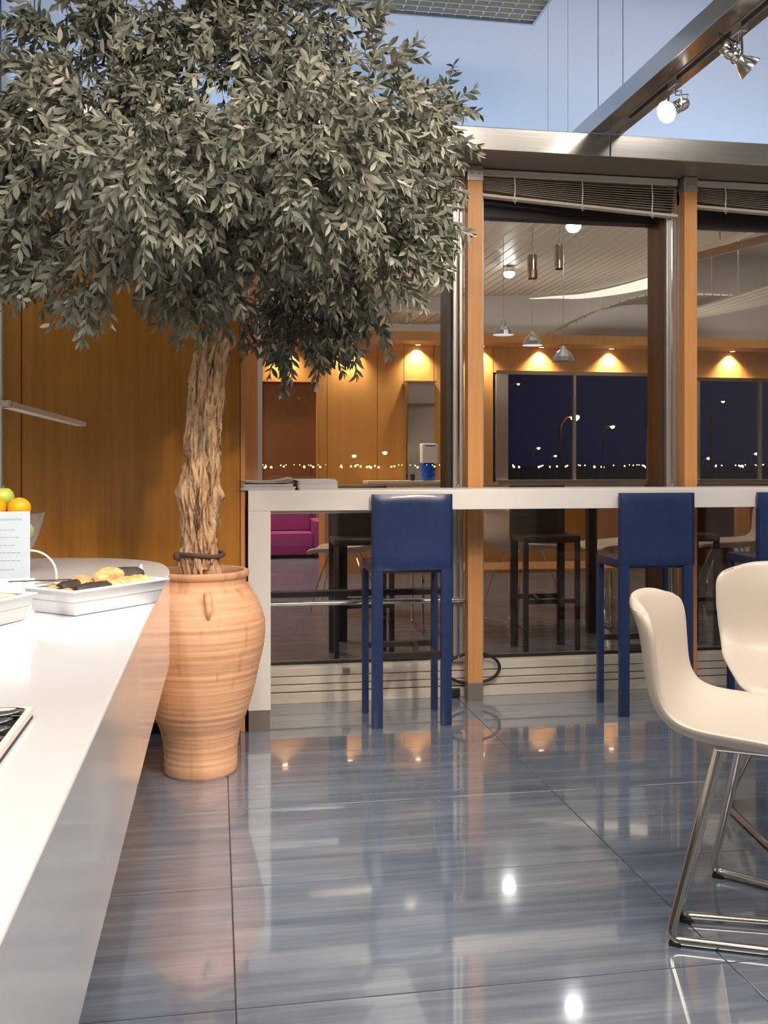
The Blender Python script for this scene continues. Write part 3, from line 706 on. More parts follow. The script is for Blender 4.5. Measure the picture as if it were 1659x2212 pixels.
# 300 leaves nearest the camera are parts of their own
def key(L):
    p = L[0]; d = (p - camp); return L[4] / d.length * (1 if (p.y < 3.35 and p.z < 2.75 and -.62 < p.x) else .5) * abs(L[3].dot(d.normalized())) 
leaves.sort(key=key, reverse=True)
single, rest = leaves[:300], leaves[300:]
me = bpy.data.meshes.new('leaf'); me.from_pydata([tuple(v) for v in leaf_v], [], [tuple(f) for f in leaf_f]); me.materials.append(M['leaf'])
me.polygons.foreach_set('use_smooth', [True] * len(me.polygons))
for L in single:
    o = bpy.data.objects.new('leaf', me); COL.objects.link(o); o.parent = tree
    p, nx, ld, nz_, ln, wd, cu = L
    m4 = Matrix(((nx.x * wd, ld.x * ln, nz_.x * ln * cu, p.x - TR.x), (nx.y * wd, ld.y * ln, nz_.y * ln * cu, p.y - TR.y), (nx.z * wd, ld.z * ln, nz_.z * ln * cu, p.z - TR.z), (0, 0, 0, 1)))
    o.matrix_local = m4
A = np.concatenate([leaf_world(L) for L in rest]); nv = len(leaf_v)
Fa = np.concatenate([leaf_f + i * nv for i in range(len(rest))])
me = bpy.data.meshes.new('foliage'); me.vertices.add(len(A)); me.vertices.foreach_set('co', A.astype(np.float32).ravel())
me.loops.add(Fa.size); me.loops.foreach_set('vertex_index', Fa.ravel().astype(np.int32)); me.polygons.add(len(Fa))
me.polygons.foreach_set('loop_start', np.arange(0, Fa.size, 4, dtype=np.int32)); me.update(calc_edges=True)
me.polygons.foreach_set('use_smooth', [True] * len(Fa)); me.materials.append(M['leaf'])
o = bpy.data.objects.new('foliage', me); COL.objects.link(o); o.parent = tree; o['kind'] = 'stuff'
o = twig.build('twigs', M['twig'], tree); o['kind'] = 'stuff'

# ------------------------------------------------------------------ buffet counter
def outline(inset=0):
    pts = [(-.149, -.6), (-.147, .92), (-.145, 2.2), (-.141, 2.796), (-.140, 3.007), (-.150, 3.135), (-.174, 3.263), (-.22, 3.36), (-.293, 3.438), (-.385, 3.493), (-.504, 3.518), (-.64, 3.525), (-.87, 3.51), (-1.15, 3.43), (-1.30, 3.25), (-1.38, 2.93), (-1.38, -.6)]
    # smooth by Catmull-Rom
    P = [Vector((a, b)) for a, b in pts]; out = []
    for i in range(len(P) - 1):
        p0, p1, p2, p3 = P[max(0, i - 1)], P[i], P[i + 1], P[min(len(P) - 1, i + 2)]
        k = 6 if i > 2 else 2
        for j in range(k):
            t = j / k; out.append(.5 * ((2 * p1) + (p2 - p0) * t + (2 * p0 - 5 * p1 + 4 * p2 - p3) * t * t + (3 * p1 - p0 - 3 * p2 + p3) * t ** 3))
    out.append(P[-1]); c = Vector((-.76, 1.5))
    if inset: out = [Vector((c.x + (p.x - c.x) * (1 - inset / .67), p.y - (inset if p.y > 2.75 else 0) * (p.y - 2.75) / .75)) for p in out]
    return out
ct = empty('buffet_counter', (-.76, 1.5, 0), 0, 'long glossy white buffet counter with rounded end beside the urn', 'counter')
def extrude(pl, z0, z1, off):
    n = len(pl); vs = [(p.x - off[0], p.y - off[1], z0) for p in pl] + [(p.x - off[0], p.y - off[1], z1) for p in pl]
    fs = [tuple(range(n))[::-1], tuple(range(n, 2 * n))] + [(i, (i + 1) % n, (i + 1) % n + n, i + n) for i in range(n)]
    return MB().add(vs, fs)
o = extrude(outline(), .542, .82, (-.76, 1.5)).build('counter_top', M['white'], ct, True, bevel=.004)
o = extrude(outline(.33), 0, .5415, (-.76, 1.5)).build('counter_base', M['steel_grey'], ct, True)
# cutlery well standing in the top
cb = empty('cutlery_bin', (-.402, 1.085, .82), 0, 'low white cutlery bin on the near part of the counter', 'bin')
MB().box(-.168, .168, -.23, .23, .0005, .004).build('bin_floor', M['black'], cb)
for b in ((.160, .168, -.238, .238), (-.168, -.160, -.238, .238), (-.16, .16, .230, .238), (-.16, .16, -.238, -.230)):
    MB().box(*b, .004, .014, .002).build('rim', mat('pinkish_white_rim', (.82, .70, .62), .4), cb)
def spoon(loc, rz, label, L=.2, tilt=0):
    t = empty('spoon', loc, rz, label, 'spoon', 'steel spoons in the cutlery bin'); t.rotation_euler = (tilt, 0, rz)
    n = 14; vs = []; fs = []
    for i in range(n + 1):
        u = i / n; a = pi * u; w_ = .019 * math.sin(a) ** .7 + .0005; y = -.06 * u
        for j in range(7):
            v = -1 + j / 3; vs.append((w_ * v, y, .010 + .007 * (v * v - 1) * math.sin(a)))
    for i in range(n):
        for j in range(6): fs.append((i * 7 + j, i * 7 + j + 1, (i + 1) * 7 + j + 1, (i + 1) * 7 + j))
    o = MB().add(vs, fs).build('spoon_bowl', M['chrome'], t, True); s = o.modifiers.new('s', 'SOLIDIFY'); s.thickness = .0012
    MB().tube([(0, -.001, .010), (0, .05, .012), (0, .11, .014), (0, .15, .013)], [.0022, .003, .004, .005], 8).build('handle', M['chrome'], t, True)
for x, y, rz, z, lb in [(-.300, 1.290, 109, .8245, 'steel spoon with its bowl in the far corner of the cutlery bin'), (-.306, 1.247, 107, .8245, 'second steel spoon from the far corner of the cutlery bin'), (-.300, 1.203, 112, .8245, 'third steel spoon from the far corner of the cutlery bin'), (-.298, 1.158, 114, .8245, 'fourth steel spoon from the far corner, near the left photo edge')]:
    spoon((x, y, z), math.radians(rz), lb)

# ------------------------------------------------------------------ pastry trays
def pastry_tray(P0, ex, ey, LX, LY, label):
    """P0 near corner, ex/ey unit axes"""
    t = empty('serving_tray', P0, math.atan2(ex[1], ex[0]), label, 'tray', 'white serving trays on the counter')
    def ringbox(g0, z0, g1, z1, th):
        # tapered wall between inset g0 at z0 and inset g1 at z1
        o = lambda g: [(g, g), (LX - g, g), (LX - g, LY - g), (g, LY - g)]
        vs = [(*p, z0) for p in o(g0)] + [(*p, z1) for p in o(g1)] + [(*p, z0) for p in o(g0 + th)] + [(*p, z1) for p in o(g1 + th)]
        fs = []
        for i in range(4):
            j = (i + 1) % 4; fs += [(i, j, j + 4, i + 4), (i + 8, i + 12, j + 12, j + 8), (i + 4, j + 4, j + 12, i + 12), (i, i + 8, j + 8, j)]
        return MB().add(vs, fs)
    ringbox(.020, .001, .012, .030, .004).build('tray_wall', M['tray'], t, bevel=.0015)
    ringbox(.0105, .030, .006, .052, .005).build('tray_wall', M['tray'], t, bevel=.0015)
    ringbox(.000, .052, .000, .0565, .014).build('tray_rim', M['tray'], t, bevel=.002)
    MB().box(.021, LX - .021, .021, LY - .021, .0005, .006).build('tray_floor', M['tray'], t)
    return t
ex = Vector((.205, .236)).normalized(); P0 = (-.298, 2.142, .8205)
T1 = pastry_tray(P0, ex, None, .288, .172, 'white serving tray full of croissants by the counter edge')
ey = Vector((-ex.y, ex.x))
def tp(a, b, z): return Vector((P0[0] + ex.x * a + ey.x * b, P0[1] + ex.y * a + ey.y * b, .8205 + z))
# liner filling so that the pastries are heaped
def croissant(loc, rz, L, R, m, label, tilt=0, bend=.5, cat='croissant', group='croissants in the white tray', name='croissant'):
    vs = []; fs = []; n = 36; k = 14
    for i in range(n + 1):
        u = -1 + 2 * i / n; a = u * bend * 1.4
        r = R * (max(0.02, 1 - abs(u) ** 2.2) ** .6) * (1 + .10 * abs(math.sin(u * 9.5)) ** .6)
        c = Vector((math.sin(a) * L / 1.4 if bend > .1 else u * L / 2, -(1 - math.cos(a)) * L * .7, 0)); t = Vector((math.cos(a), -math.sin(a), 0)); s = Vector((math.sin(a), math.cos(a), 0))
        for j in range(k):
            b = 2 * pi * j / k; q = c + s * r * math.cos(b) + Vector((0, 0, 1)) * r * .82 * math.sin(b)
            q += Vector((1, 1, 1)) * .001 * noise.noise(q * 60)
            vs.append(tuple(q))
    for i in range(n):
        for j in range(k): fs.append((i * k + j, i * k + (j + 1) % k, (i + 1) * k + (j + 1) % k, (i + 1) * k + j))
    fs += [tuple(range(k))[::-1], tuple(n * k + j for j in range(k))]
    o = MB().add(vs, fs).build(name, m, None, True); o.location = loc; o.rotation_euler = (tilt, 0, rz)
    tag(o, label, cat, group); return o
az = math.atan2(ex.y, ex.x)
CR = [(.178, .092, .062, .3, .110, .023, 'largest golden croissant on top of the heap'), (.118, .112, .052, .9, .085, .020, 'golden croissant left of the topmost one'),
      (.190, .047, .045, -.1, .085, .021, 'golden croissant at the front below the topmost one'), (.138, .056, .045, -.5, .075, .020, 'small croissant at the front middle of the tray'),
      (.238, .054, .046, -.5, .070, .019, 'croissant at the front right of the tray'), (.048, .120, .040, .2, .065, .016, 'croissant at the left end of the tray'),
      (.088, .120, .040, -.2, .070, .017, 'croissant at the back left of the tray'), (.225, .125, .042, .2, .080, .018, 'croissant at the back right of the tray, mostly hidden'),
      (.040, .070, .038, 1.2, .06, .016, 'croissant at the front left corner of the tray')]
for a, b, z, rz, L, R, lb in CR: croissant(tp(a, b, z + .002), az + rz, L * 1.08, R * 1.12, M['pastry'], lb)
def choc_piece(loc, rz, L, W, tilt, label):
    n = 14; m_ = 6; vs = []; fs = []
    for side in (1, -1):
        for i in range(n + 1):
            for j in range(m_ + 1):
                u = -1 + 2 * i / n; v = -1 + 2 * j / m_; e = max(0, (1 - u ** 6) * (1 - v ** 6)); w_ = W / 2 * (.65 + .35 * (1 - u * u)) * (1 + .25 * noise.noise(Vector((u * 3, side, rz))))
                vs.append((u * L / 2, v * w_, .012 * (1 - .6 * v * v) + side * .006 * e + .002 * noise.noise(Vector((u * 5, v * 3, rz)))))
    N = (n + 1) * (m_ + 1)
    for i in range(n):
        for j in range(m_):
            a = i * (m_ + 1) + j; fs += [(a, a + 1, a + m_ + 2, a + m_ + 1), (N + a, N + a + m_ + 1, N + a + m_ + 2, N + a + 1)]
    o = MB().add(vs, fs).build('chocolate_pastry', M['choc'], None, True); o.location = loc; o.rotation_euler = (tilt, 0, rz)
    tag(o, label, 'pastry', 'dark chocolate pastries in the white tray')
choc_piece(tp(.068, .092, .050), az + .25, .075, .040, .25, 'dark chocolate pastry at the left of the tray')
choc_piece(tp(.096, .045, .046), az + .05, .110, .040, .35, 'dark chocolate pastry at the front left of the tray')
choc_piece(tp(.236, .092, .062), az - .30, .085, .046, .45, 'dark chocolate pastry at the right of the tray')
o = MB().lathe([(.010, 0), (.008, .009), (.0035, .024), (.0006, .030)], 4, (0, 0, 0)).build('price_cone', M['card']); o.rotation_euler = (0, .1, .4)
o.location = tp(.277, .086, .057); tag(o, 'small pointed white paper cone on the right rim of the tray', 'paper')
# second tray, left
P2 = (-.395, 2.27, .8205); ex2 = Vector((-.80, .60)).normalized()
T2 = pastry_tray((-.395, 2.0, .8205), Vector((.42, .9)).normalized(), None, .15, .30, 'white serving tray with flat bread cut by the left edge')
T2.location = (-.435, 2.015, .8205)
o = MB().box(0, .10, 0, .16, 0, .018, .007).build('flat_bread', mat('pale_baked_bread', (.85, .66, .45), .7), None, True); o.rotation_euler = T2.rotation_euler
o.location = Vector(T2.location) + Matrix.Rotation(T2.rotation_euler.z, 3, 'Z') @ Vector((.027, .035, .037)); tag(o, 'pale flat bread in the tray at the left edge', 'bread')
o2 = MB().box(.022, .128, .022, .278, .006, .034).build('tray_liner', M['tray'], T2)
MB().box(.022, .266, .022, .150, .006, .026).build('tray_liner', M['tray'], T1)
# glass cloche and tongs
cl = empty('glass_dome', (-.590, 2.335, .8205), 0, 'grey glass dome at the left photo edge behind the bread tray', 'dome')
MB().lathe([(.085, 0), (.085, .012), (.082, .03), (.070, .048), (.045, .060), (.012, .066), (0, .067)], 32).build('dome', glass('smoked_dome', (.66, .67, .68), 1.7), cl, True)
MB().lathe([(.006, .066), (.006, .075), (.012, .080), (.012, .086), (0, .09)], 16).build('knob', M['chrome'], cl, True)
tg = empty('serving_tongs', (-.365, 2.295, .878), 0, 'thin steel serving tongs lying across the back rim of the croissant tray', 'tongs')
MB().tube([(-.09, -.03, .008), (0, 0, .006), (.10, .04, .004), (.108, .042, -.004)], .0022, 8).build('tong_arm', M['chrome'], tg, True)
MB().tube([(-.09, -.03, .008), (0, .008, .003), (.10, .05, .002), (.108, .052, -.006)], .0022, 8).build('tong_arm', M['chrome'], tg, True)

# ------------------------------------------------------------------ menu sign, napkins, acrylic guard
sg = empty('menu_sign', (-.530, 2.51, .8205), math.radians(2), 'white menu card in clear upright holder, cut by the left edge', 'sign')
MB().box(-.10, .083, -.002, .002, .028, .228, .001).build('card', M['card'], sg)
MB().box(-.102, .085, -.0045, -.0022, .002, .231, .0005).build('holder_front', M['acrylic'], sg)
MB().box(-.102, .085, -.030, .050, 0, .004, .001).build('holder_foot', M['acrylic'], sg)
row = [(.205, .045, .062), (.178, .030, .045), (.158, .035, .055), (.137, .030, .050), (.117, .050, .066), (.096, .045, .060), (.072, .035, .050)]
for z, a, b in row:
    x = -.02
    while x < b - .006:
        wd = rnd.uniform(.004, .012); MB().box(x, min(b, x + wd), -.0030 + .0006, -.0020, z, z + .0022).build('print_line', M['ink'], sg); x += wd + .002
MB().box(-.09, .062, -.0024, -.0020, .2085, .2092).build('print_line', M['ink'], sg)
nb = empty('napkin_box', (-.500, 2.42, .8205), math.radians(3), 'white box of folded napkins in front of the menu sign', 'napkin holder')
MB().box(-.085, .085, -.045, -.041, 0, .038, .001).build('side', M['tray'], nb)
MB().box(-.085, .085, .041, .045, 0, .038, .001).build('side', M['tray'], nb)
MB().box(.081, .085, -.041, .041, 0, .038, .001).build('side', M['tray'], nb)
MB().box(-.085, -.081, -.041, .041, 0, .038, .001).build('side', M['tray'], nb)
MB().box(-.081, .081, -.041, .041, 0, .004).build('bottom', M['tray'], nb)
for i in range(9):
    y = -.034 + i * .0085; h = .045 + .014 * rnd.random()
    q = MB().box(-.075 + .01 * rnd.random(), .062 + .015 * rnd.random(), y - .0022, y + .0022, .005, h, .001); ph = rnd.uniform(0, 6)
    q.v = [(x, yy + .003 * math.sin(x * 40 + ph), z) for x, yy, z in q.v]; q.build('napkin', M['card'], nb)
ac = empty('acrylic_guard', (-.520, 2.60, .8205), 0, 'clear acrylic guard with rounded corner behind the napkin box', 'acrylic guard')
pl = [(-.20, 0), (-.20, .115)]
for k in range(13):
    a = pi / 2 - (pi / 2) * k / 12; pl.append((.055 + .07 * math.cos(a) - .0, .045 + .07 * math.sin(a)))
pl += [(.125, 0)]
n = len(pl); vs = [(x, -.002, z) for x, z in pl] + [(x, .002, z) for x, z in pl]
MB().add(vs, [tuple(range(n))[::-1], tuple(range(n, 2 * n))] + [(i, (i + 1) % n, (i + 1) % n + n, i + n) for i in range(n)]).build('guard_sheet', M['acrylic'], ac)
MB().tube([(x, 0, z) for x, z in pl[1:]], .0028, 8).build('polished_edge', M['edge'], ac, True)

# ------------------------------------------------------------------ fruit bowl
BX, BY = -.612, 3.04
fb = empty('fruit_bowl', (BX, BY, .8205), 0, 'flared cut-glass fruit bowl behind the menu sign', 'bowl')
q = MB().lathe([(.045, 0), (.047, .006), (.020, .014), (.020, .022), (.045, .040), (.075, .085), (.098, .135), (.116, .195), (.118, .197), (.113, .197), (.094, .138), (.071, .090), (.042, .045), (0, .032)], 48)
q.v = [(x * (1 + .02 * math.cos(12 * math.atan2(y, x))), y * (1 + .02 * math.cos(12 * math.atan2(y, x))), z) for x, y, z in q.v]
q.build('bowl_body', M['bowl_glass'], fb, True)
def fruit(name, m, loc, r, label, cat, group):
    t = empty(name, loc, 0, label, cat, group)
    if name == 'orange_fruit': pr = [(r * math.sin(a), -r * .96 * math.cos(a)) for a in [pi * k / 20 for k in range(21)]]
    else: pr = [(r * math.sin(a) * (1 + .06 * math.cos(a)), r * .92 * (-math.cos(a)) - (.18 * r * math.exp(-(((pi - a)) / .35) ** 2)) + (.12 * r * math.exp(-((a) / .35) ** 2))) for a in [pi * k / 24 for k in range(25)]]
    pr[0] = (0, pr[0][1]); pr[-1] = (0, pr[-1][1])
    MB().lathe(pr, 28).build('fruit_body', m, t, True)
    MB().tube([(0, 0, r * .70), (.002, 0, r * .97 if name == 'orange_fruit' else r * 1.05)], .0022 if name != 'orange_fruit' else .003, 6).build('stem', M['twig'], t, True)
    return t
og = 'oranges on top of the fruit bowl'
fruit('orange_fruit', M['orange'], (BX + .040, BY - .040, .8205 + .196), .0330, 'bright orange at the right of the fruit bowl', 'orange', og)
fruit('orange_fruit', M['orange'], (BX - .028, BY - .045, .8205 + .200), .0330, 'bright orange at the left photo edge on the fruit bowl', 'orange', og)
ga = 'green apples in the fruit bowl'
fruit('green_apple', M['apple'], (BX - .018, BY + .020, .8205 + .228), .033, 'green apple on top, behind the two oranges', 'apple', ga)
fruit('green_apple', M['apple'], (BX + .042, BY + .005, .8205 + .128), .031, 'green apple inside the bowl under the right orange', 'apple', ga)
fruit('green_apple', M['apple'], (BX - .032, BY - .015, .8205 + .128), .031, 'green apple inside the bowl, hidden behind the sign', 'apple', ga)
fruit('green_apple', M['apple'], (BX + .010, BY + .004, .8205 + .066), .029, 'green apple at the bottom of the bowl', 'apple', ga)

for o_ in (sg, nb, ac, fb, cl): o_.scale = (.92, .92, .92)
# ------------------------------------------------------------------ LED bar lamp over the counter
lp = empty('counter_lamp', (-.85, 1.34, .82), 0, 'slim dark bar lamp reaching over the counter from the left', 'lamp')
def lw(x, y, z): return (x + .85, y - 1.34, z - .82)
MB().lathe([(.06, 0), (.06, .010), (.02, .014), (0, .015)], 28).build('lamp_base', M['black'], lp, True)
MB().tube([(0, 0, .012), lw(-.85, 1.34, 1.268)], .008, 10).build('lamp_pole', M['black'], lp, True)
def bar(a, b, w_, h):
    a, b = Vector(a), Vector(b); d = (b - a).normalized(); s = d.cross(Vector((0, 0, 1))).normalized(); u = s.cross(d)
    vs = [tuple(p + s * i * w_ / 2 + u * j * h / 2) for p in (a, b) for i, j in ((-1, -1), (1, -1), (1, 1), (-1, 1))]
    return MB().add(vs, [(0, 1, 2, 3), (7, 6, 5, 4), (0, 4, 5, 1), (1, 5, 6, 2), (2, 6, 7, 3), (3, 7, 4, 0)])
bar(lw(-.85, 1.34, 1.265), lw(-.348, 1.72, 1.250), .012, .012).build('lamp_arm', M['black'], lp)
head = bar(lw(-.352, 1.70, 1.249), lw(-.322, 2.44, 1.2435), .022, .010).build('lamp_head', mat('brown_grey_aluminium', (.20, .15, .12), .4, .5), lp)
MB().lathe([(0, 0), (.011, 0), (.011, .012), (0, .012)], 16, lw(-.350, 1.715, 1.243)).build('hinge', M['chrome'], lp, True)

# ------------------------------------------------------------------ moulded shell chairs
SHW = .240
def shell_mesh():
    prof = [(-.338, .805), (-.320, .775), (-.304, .735), (-.293, .68), (-.284, .62), (-.269, .56), (-.236, .512), (-.18, .484), (-.10, .472), (-.02, .468), (.08, .466), (.15, .470), (.20, .474), (.235, .468), (.252, .450)]
    # resample smooth
    P = [Vector(p) for p in prof]; pts = []
    for i in range(len(P) - 1):
        p0, p1, p2, p3 = P[max(0, i - 1)], P[i], P[i + 1], P[min(len(P) - 1, i + 2)]
        for j in range(3):
            t = j / 3; pts.append(.5 * ((2 * p1) + (p2 - p0) * t + (2 * p0 - 5 * p1 + 4 * p2 - p3) * t * t + (3 * p1 - p0 - 3 * p2 + p3) * t ** 3))
    pts.append(P[-1]); m = len(pts) - 1; n = 22; grid = []
    for k, p in enumerate(pts):
        s = k / m
        hw = SHW
        # rounded top and front corners, slight waist
        e = min(s / .16, (1 - s) / .16, 1); hw *= .85 + .15 * math.sin(e * pi / 2)
        hw *= 1 - .05 * math.exp(-((s - .42) / .12) ** 2)
        row = []
        for i in range(n + 1):
            u = -1 + 2 * i / n; wrap = .060 * (abs(u) ** 2.4) * max(0, 1 - s / .55) ** .6 if s < .55 else 0
            dish = .030 * abs(u) ** 3 * math.exp(-((s - .60) / .22) ** 2) + .012 * abs(u) ** 3
            f = p.x + wrap; z = p.y + (dish if s > .25 else .012 * 0)
            if s < .15: z -= .026 * abs(u) ** 4 * (1 - s / .15) ** 2
            row.append(Vector((u * hw, f, z)))
        grid.append(row)
    # offset along normals to give thickness with a rounded rim
    nr = len(grid); nc = n + 1; th = .030
    def nor(i, j):
        a = grid[min(nr - 1, i + 1)][j] - grid[max(0, i - 1)][j]; b = grid[i][min(nc - 1, j + 1)] - grid[i][max(0, j - 1)]
        return a.cross(b).normalized()
    vs = []; fs = []
    for side in (1, -1):
        for i in range(nr):
            for j in range(nc):
                e = min(i, j, nr - 1 - i, nc - 1 - j); k = [.55, .93, 1][min(2, e)]
                vs.append(tuple(grid[i][j] + nor(i, j) * th / 2 * side * k))
    N = nr * nc
    for i in range(nr - 1):
        for j in range(nc - 1):
            a = i * nc + j; fs += [(a, a + 1, a + nc + 1, a + nc), (N + a, N + a + nc, N + a + nc + 1, N + a + 1)]
    B = [(0, j) for j in range(nc)] + [(i, nc - 1) for i in range(1, nr)] + [(nr - 1, j) for j in range(nc - 2, -1, -1)] + [(i, 0) for i in range(nr - 2, 0, -1)]
    mid = []
    for (i, j) in B:
        c = grid[i][j]; out = Vector((0, 0, 0))
        if i == 0: out += (grid[0][j] - grid[1][j]).normalized()
        if i == nr - 1: out += (grid[i][j] - grid[i - 1][j]).normalized()
        if j == 0: out += (grid[i][0] - grid[i][1]).normalized()
        if j == nc - 1: out += (grid[i][j] - grid[i][j - 1]).normalized()
        mid.append(len(vs)); vs.append(tuple(c + out.normalized() * .009))
    for k in range(len(B)):
        k2 = (k + 1) % len(B); a = B[k][0] * nc + B[k][1]; b = B[k2][0] * nc + B[k2][1]
        fs += [(a, b, mid[k2], mid[k]), (b + N, a + N, mid[k], mid[k2])]
    return MB().add(vs, fs), grid
def bend(pts, r=.04):
    P = [Vector(p) for p in pts]; out = [P[0]]
    for i in range(1, len(P) - 1):
        a = (P[i - 1] - P[i]).normalized(); b = (P[i + 1] - P[i]).normalized()
        s = P[i] + a * r; e = P[i] + b * r
        for k in range(7):
            t = k / 6; out.append(s * (1 - t) ** 2 + P[i] * 2 * t * (1 - t) + e * t * t)
    out.append(P[-1]); return [tuple(p) for p in out]
def make_chair(label, legs='sled', group=None):
    t = empty('shell_chair', (0, 0, 0), 0, label, 'chair', group)
    q, grid = shell_mesh(); sh = q.build('seat_shell', M['shell'], t, True); ss = sh.modifiers.new('sub', 'SUBSURF'); ss.levels = 1; ss.render_levels = 1
    # stitched seam just inside the rim
    nr = len(grid); nc = len(grid[0])
    seam = [grid[i][1] for i in range(1, nr - 1)]
    for s in (-1, 1):
        MB().tube([(s * abs(p.x) * 1.0, p.y, p.z + .0105 if k > nr * .35 else p.z) for k, p in enumerate(seam)], .0012, 6).build('seam', M['shell'], t, True)
    z = .0125
    if legs == 'sled':
        r = .0115
        # local: x lateral (near side is -x), y forward
        MB().tube(bend([(-.125, -.115, .452), (-.228, -.215, z), (-.165, .10, z), (-.10, .235, z), (-.10, .16, .455)], .03), r, 14).build('sled_runner', M['warm_chrome'], t, True)
        MB().tube(bend([(-.108, -.110, .452), (-.200, -.19, .09), (-.088, -.216, z), (.00, .10, z), (.10, .235, z), (.10, .16, .455)], .03), r * .9, 14).build('sled_runner', M['warm_chrome'], t, True)
        MB().tube(bend([(.06, -.075, .452), (.227, -.170, z), (.165, .13, z), (.14, .235, z), (.12, .16, .455)], .03), r, 14).build('sled_runner', M['warm_chrome'], t, True)
        MB().tube(bend([(-.13, -.12, .455), (-.13, .16, .459), (.13, .16, .459), (.13, -.12, .455)], .03), .008, 10).build('seat_support', M['warm_chrome'], t, True)
        for x, y in ((-.222, -.205), (-.088, -.200), (.222, -.160), (-.10, .225), (.13, .225)):
            MB().box(x - .014, x + .014, y - .010, y + .018, 0, .010, .002).build('floor_glide', M['black'], t)
    else:
        for sx, sy in ((-1, -1), (1, -1), (-1, 1), (1, 1)):
            MB().tube([(sx * .10, sy * .10, .46), (sx * .17, sy * .19, .2), (sx * .21, sy * .23, 0.004)], .0075, 8).build('leg', M['chrome'], t, True)
        MB().tube([(-.10, -.10, .458), (.10, -.10, .458), (.10, .10, .458), (-.10, .10, .458)], .007, 8, True).build('seat_support', M['chrome'], t, True)
    return t
def face(o, x, y, d, label=None):
    o.location = (x, y, 0); o.rotation_euler = (0, 0, math.atan2(-d[0], d[1]))
    if label: o['label'] = label
G = 'cream moulded shell chairs in the near room'
cA = make_chair('cream shell chair on chrome sled base in the right foreground', 'sled', G)
# mirror so that the near side is -x in camera terms: forward (.815,-.58), right-hand side is -w
face(cA, 1.372, 2.234, (.815, -.58))
cA.scale = (-1, 1, 1)
cB = copy_tree(cA); cB.scale = (1, 1, 1); face(cB, 1.825, 2.765, (-.35, -.937), 'cream shell chair behind the near one, cut by the right edge')
G = 'white shell chairs on thin chrome legs beyond the glass'
f1 = make_chair('white shell chair beyond the glass, legs seen left of the first navy stool', 'thin', G); face(f1, .98, 7.5, (-.95, .3))
for x, y, d, lb in ((2.42, 7.5, (.9, .4), 'white shell chair beyond the glass, left part of the middle window'), (3.22, 7.5, (-.95, -.1), 'white shell chair beyond the glass just left of the second navy stool'), (4.20, 7.5, (-.9, .3), 'white shell chair beyond the glass right of the second navy stool')):
    c = copy_tree(f1); face(c, x, y, d, lb)

# ------------------------------------------------------------------ far room: shell
slab('ceiling_far', M['ceil'], -3, 9.6, 4.97, 12.6, 4.0, 4.1)
slab('wall_far_left', M['far_wood'], -3.1, -3, 4.97, 12.6, 0, 4.0)
slab('wall_far_right', M['far_wood'], 9.5, 9.6, 4.97, 12.6, 0, 4.0)
slab('wall_far_near_side', M['far_wood'], -3, .11, 4.97, 5.02, 0, 4.0)
slab('wall_far_near_right', M['far_wood'], 3.51, 9.5, 4.97, 5.02, 0, 4.0)
slab('wall_above_windows', M['blue_wall'], .11, 3.51, 4.975, 5.02, 2.62, 4.0)
wf = struct('wall_far')
MB().box(-3, 9.5, 12.36, 12.399, 2.80, 4.0).build('upper_wall', M['ceil'], wf)
Z0, Z1 = .905, 2.345
xs = [-3, -.2, .572, 1.40, 2.05, 2.40, 2.80, 3.60]
for a, b in zip(xs[:-1], xs[1:]):
    if a == .572:
        MB().box(a, 1.254, 12.4, 12.5, 2.185, 4.0).build('wall_board', M['far_wood'], wf); MB().box(1.254, b - .006, 12.4, 12.5, 0, 4.0).build('wall_board', M['far_wood'], wf); continue
    MB().box(a, b - .006, 12.4, 12.5, 0, 4.0).build('wall_board', M['far_wood'], wf)
MB().box(3.60, 5.84, 12.4, 12.5, 0, Z0).build('wall_board', M['far_wood'], wf); MB().box(3.60, 5.84, 12.4, 12.5, Z1, 4.0).build('wall_board', M['far_wood'], wf)
MB().box(5.846, 6.42, 12.4, 12.5, 0, 4.0).build('wall_board', M['far_wood'], wf)
MB().box(6.426, 9.5, 12.4, 12.5, 0, Z0).build('wall_board', M['far_wood'], wf); MB().box(6.426, 9.5, 12.4, 12.5, 2.29, 4.0).build('wall_board', M['far_wood'], wf)
MB().box(-3, 9.5, 12.52, 12.56, 2.5, 4.0).build('backing_board', M['far_wood'], wf)
cn = slab('trim_9', M['far_wood'], -3, 9.5, 11.95, 12.4, 2.685, 2.80)
d1 = struct('door_1'); MB().box(.575, 1.25, 12.44, 12.48, 0, 2.18).build('door_leaf', M['far_door'], d1); MB().box(1.254, 1.275, 12.38, 12.4, 0, 2.2).build('door_frame', M['far_wood'], d1)
MB().box(.575, 1.275, 12.38, 12.4, 2.18, 2.2).build('door_frame', M['far_wood'], d1)
MB().tube([(1.17, 12.41, 1.0), (1.17, 12.41, 1.12)], .01, 8).build('door_handle', M['chrome'], d1)
def farwin(name, x0, x1, mul, z1, fr):
    wn = struct(name)
    MB().box(x0 + fr, x1 - .04, 12.46, 12.467, Z0, z1).build('pane', M['far_glass'], wn)
    MB().box(x0, x0 + fr, 12.36, 12.49, Z0, z1).build('frame', M['alu'], wn)
    MB().box(x1 - .04, x1, 12.36, 12.49, Z0, z1).build('frame', M['alu'], wn)
    MB().box(x0, x1, 12.36, 12.49, z1, z1 + .05).build('frame', M['steel'], wn)
    MB().box(x0, x1, 12.28, 12.49, Z0 - .04, Z0 + .02).build('window_sill', M['alu'], wn)
    for m_ in mul: MB().box(m_ - .018, m_ + .018, 12.42, 12.49, Z0 + .02, z1).build('mullion', M['alu'], wn)
farwin('window_5', 3.63, 5.82, [4.737], 2.32, .16); farwin('window_6', 6.45, 9.2, [7.448, 8.4], 2.27, .06)

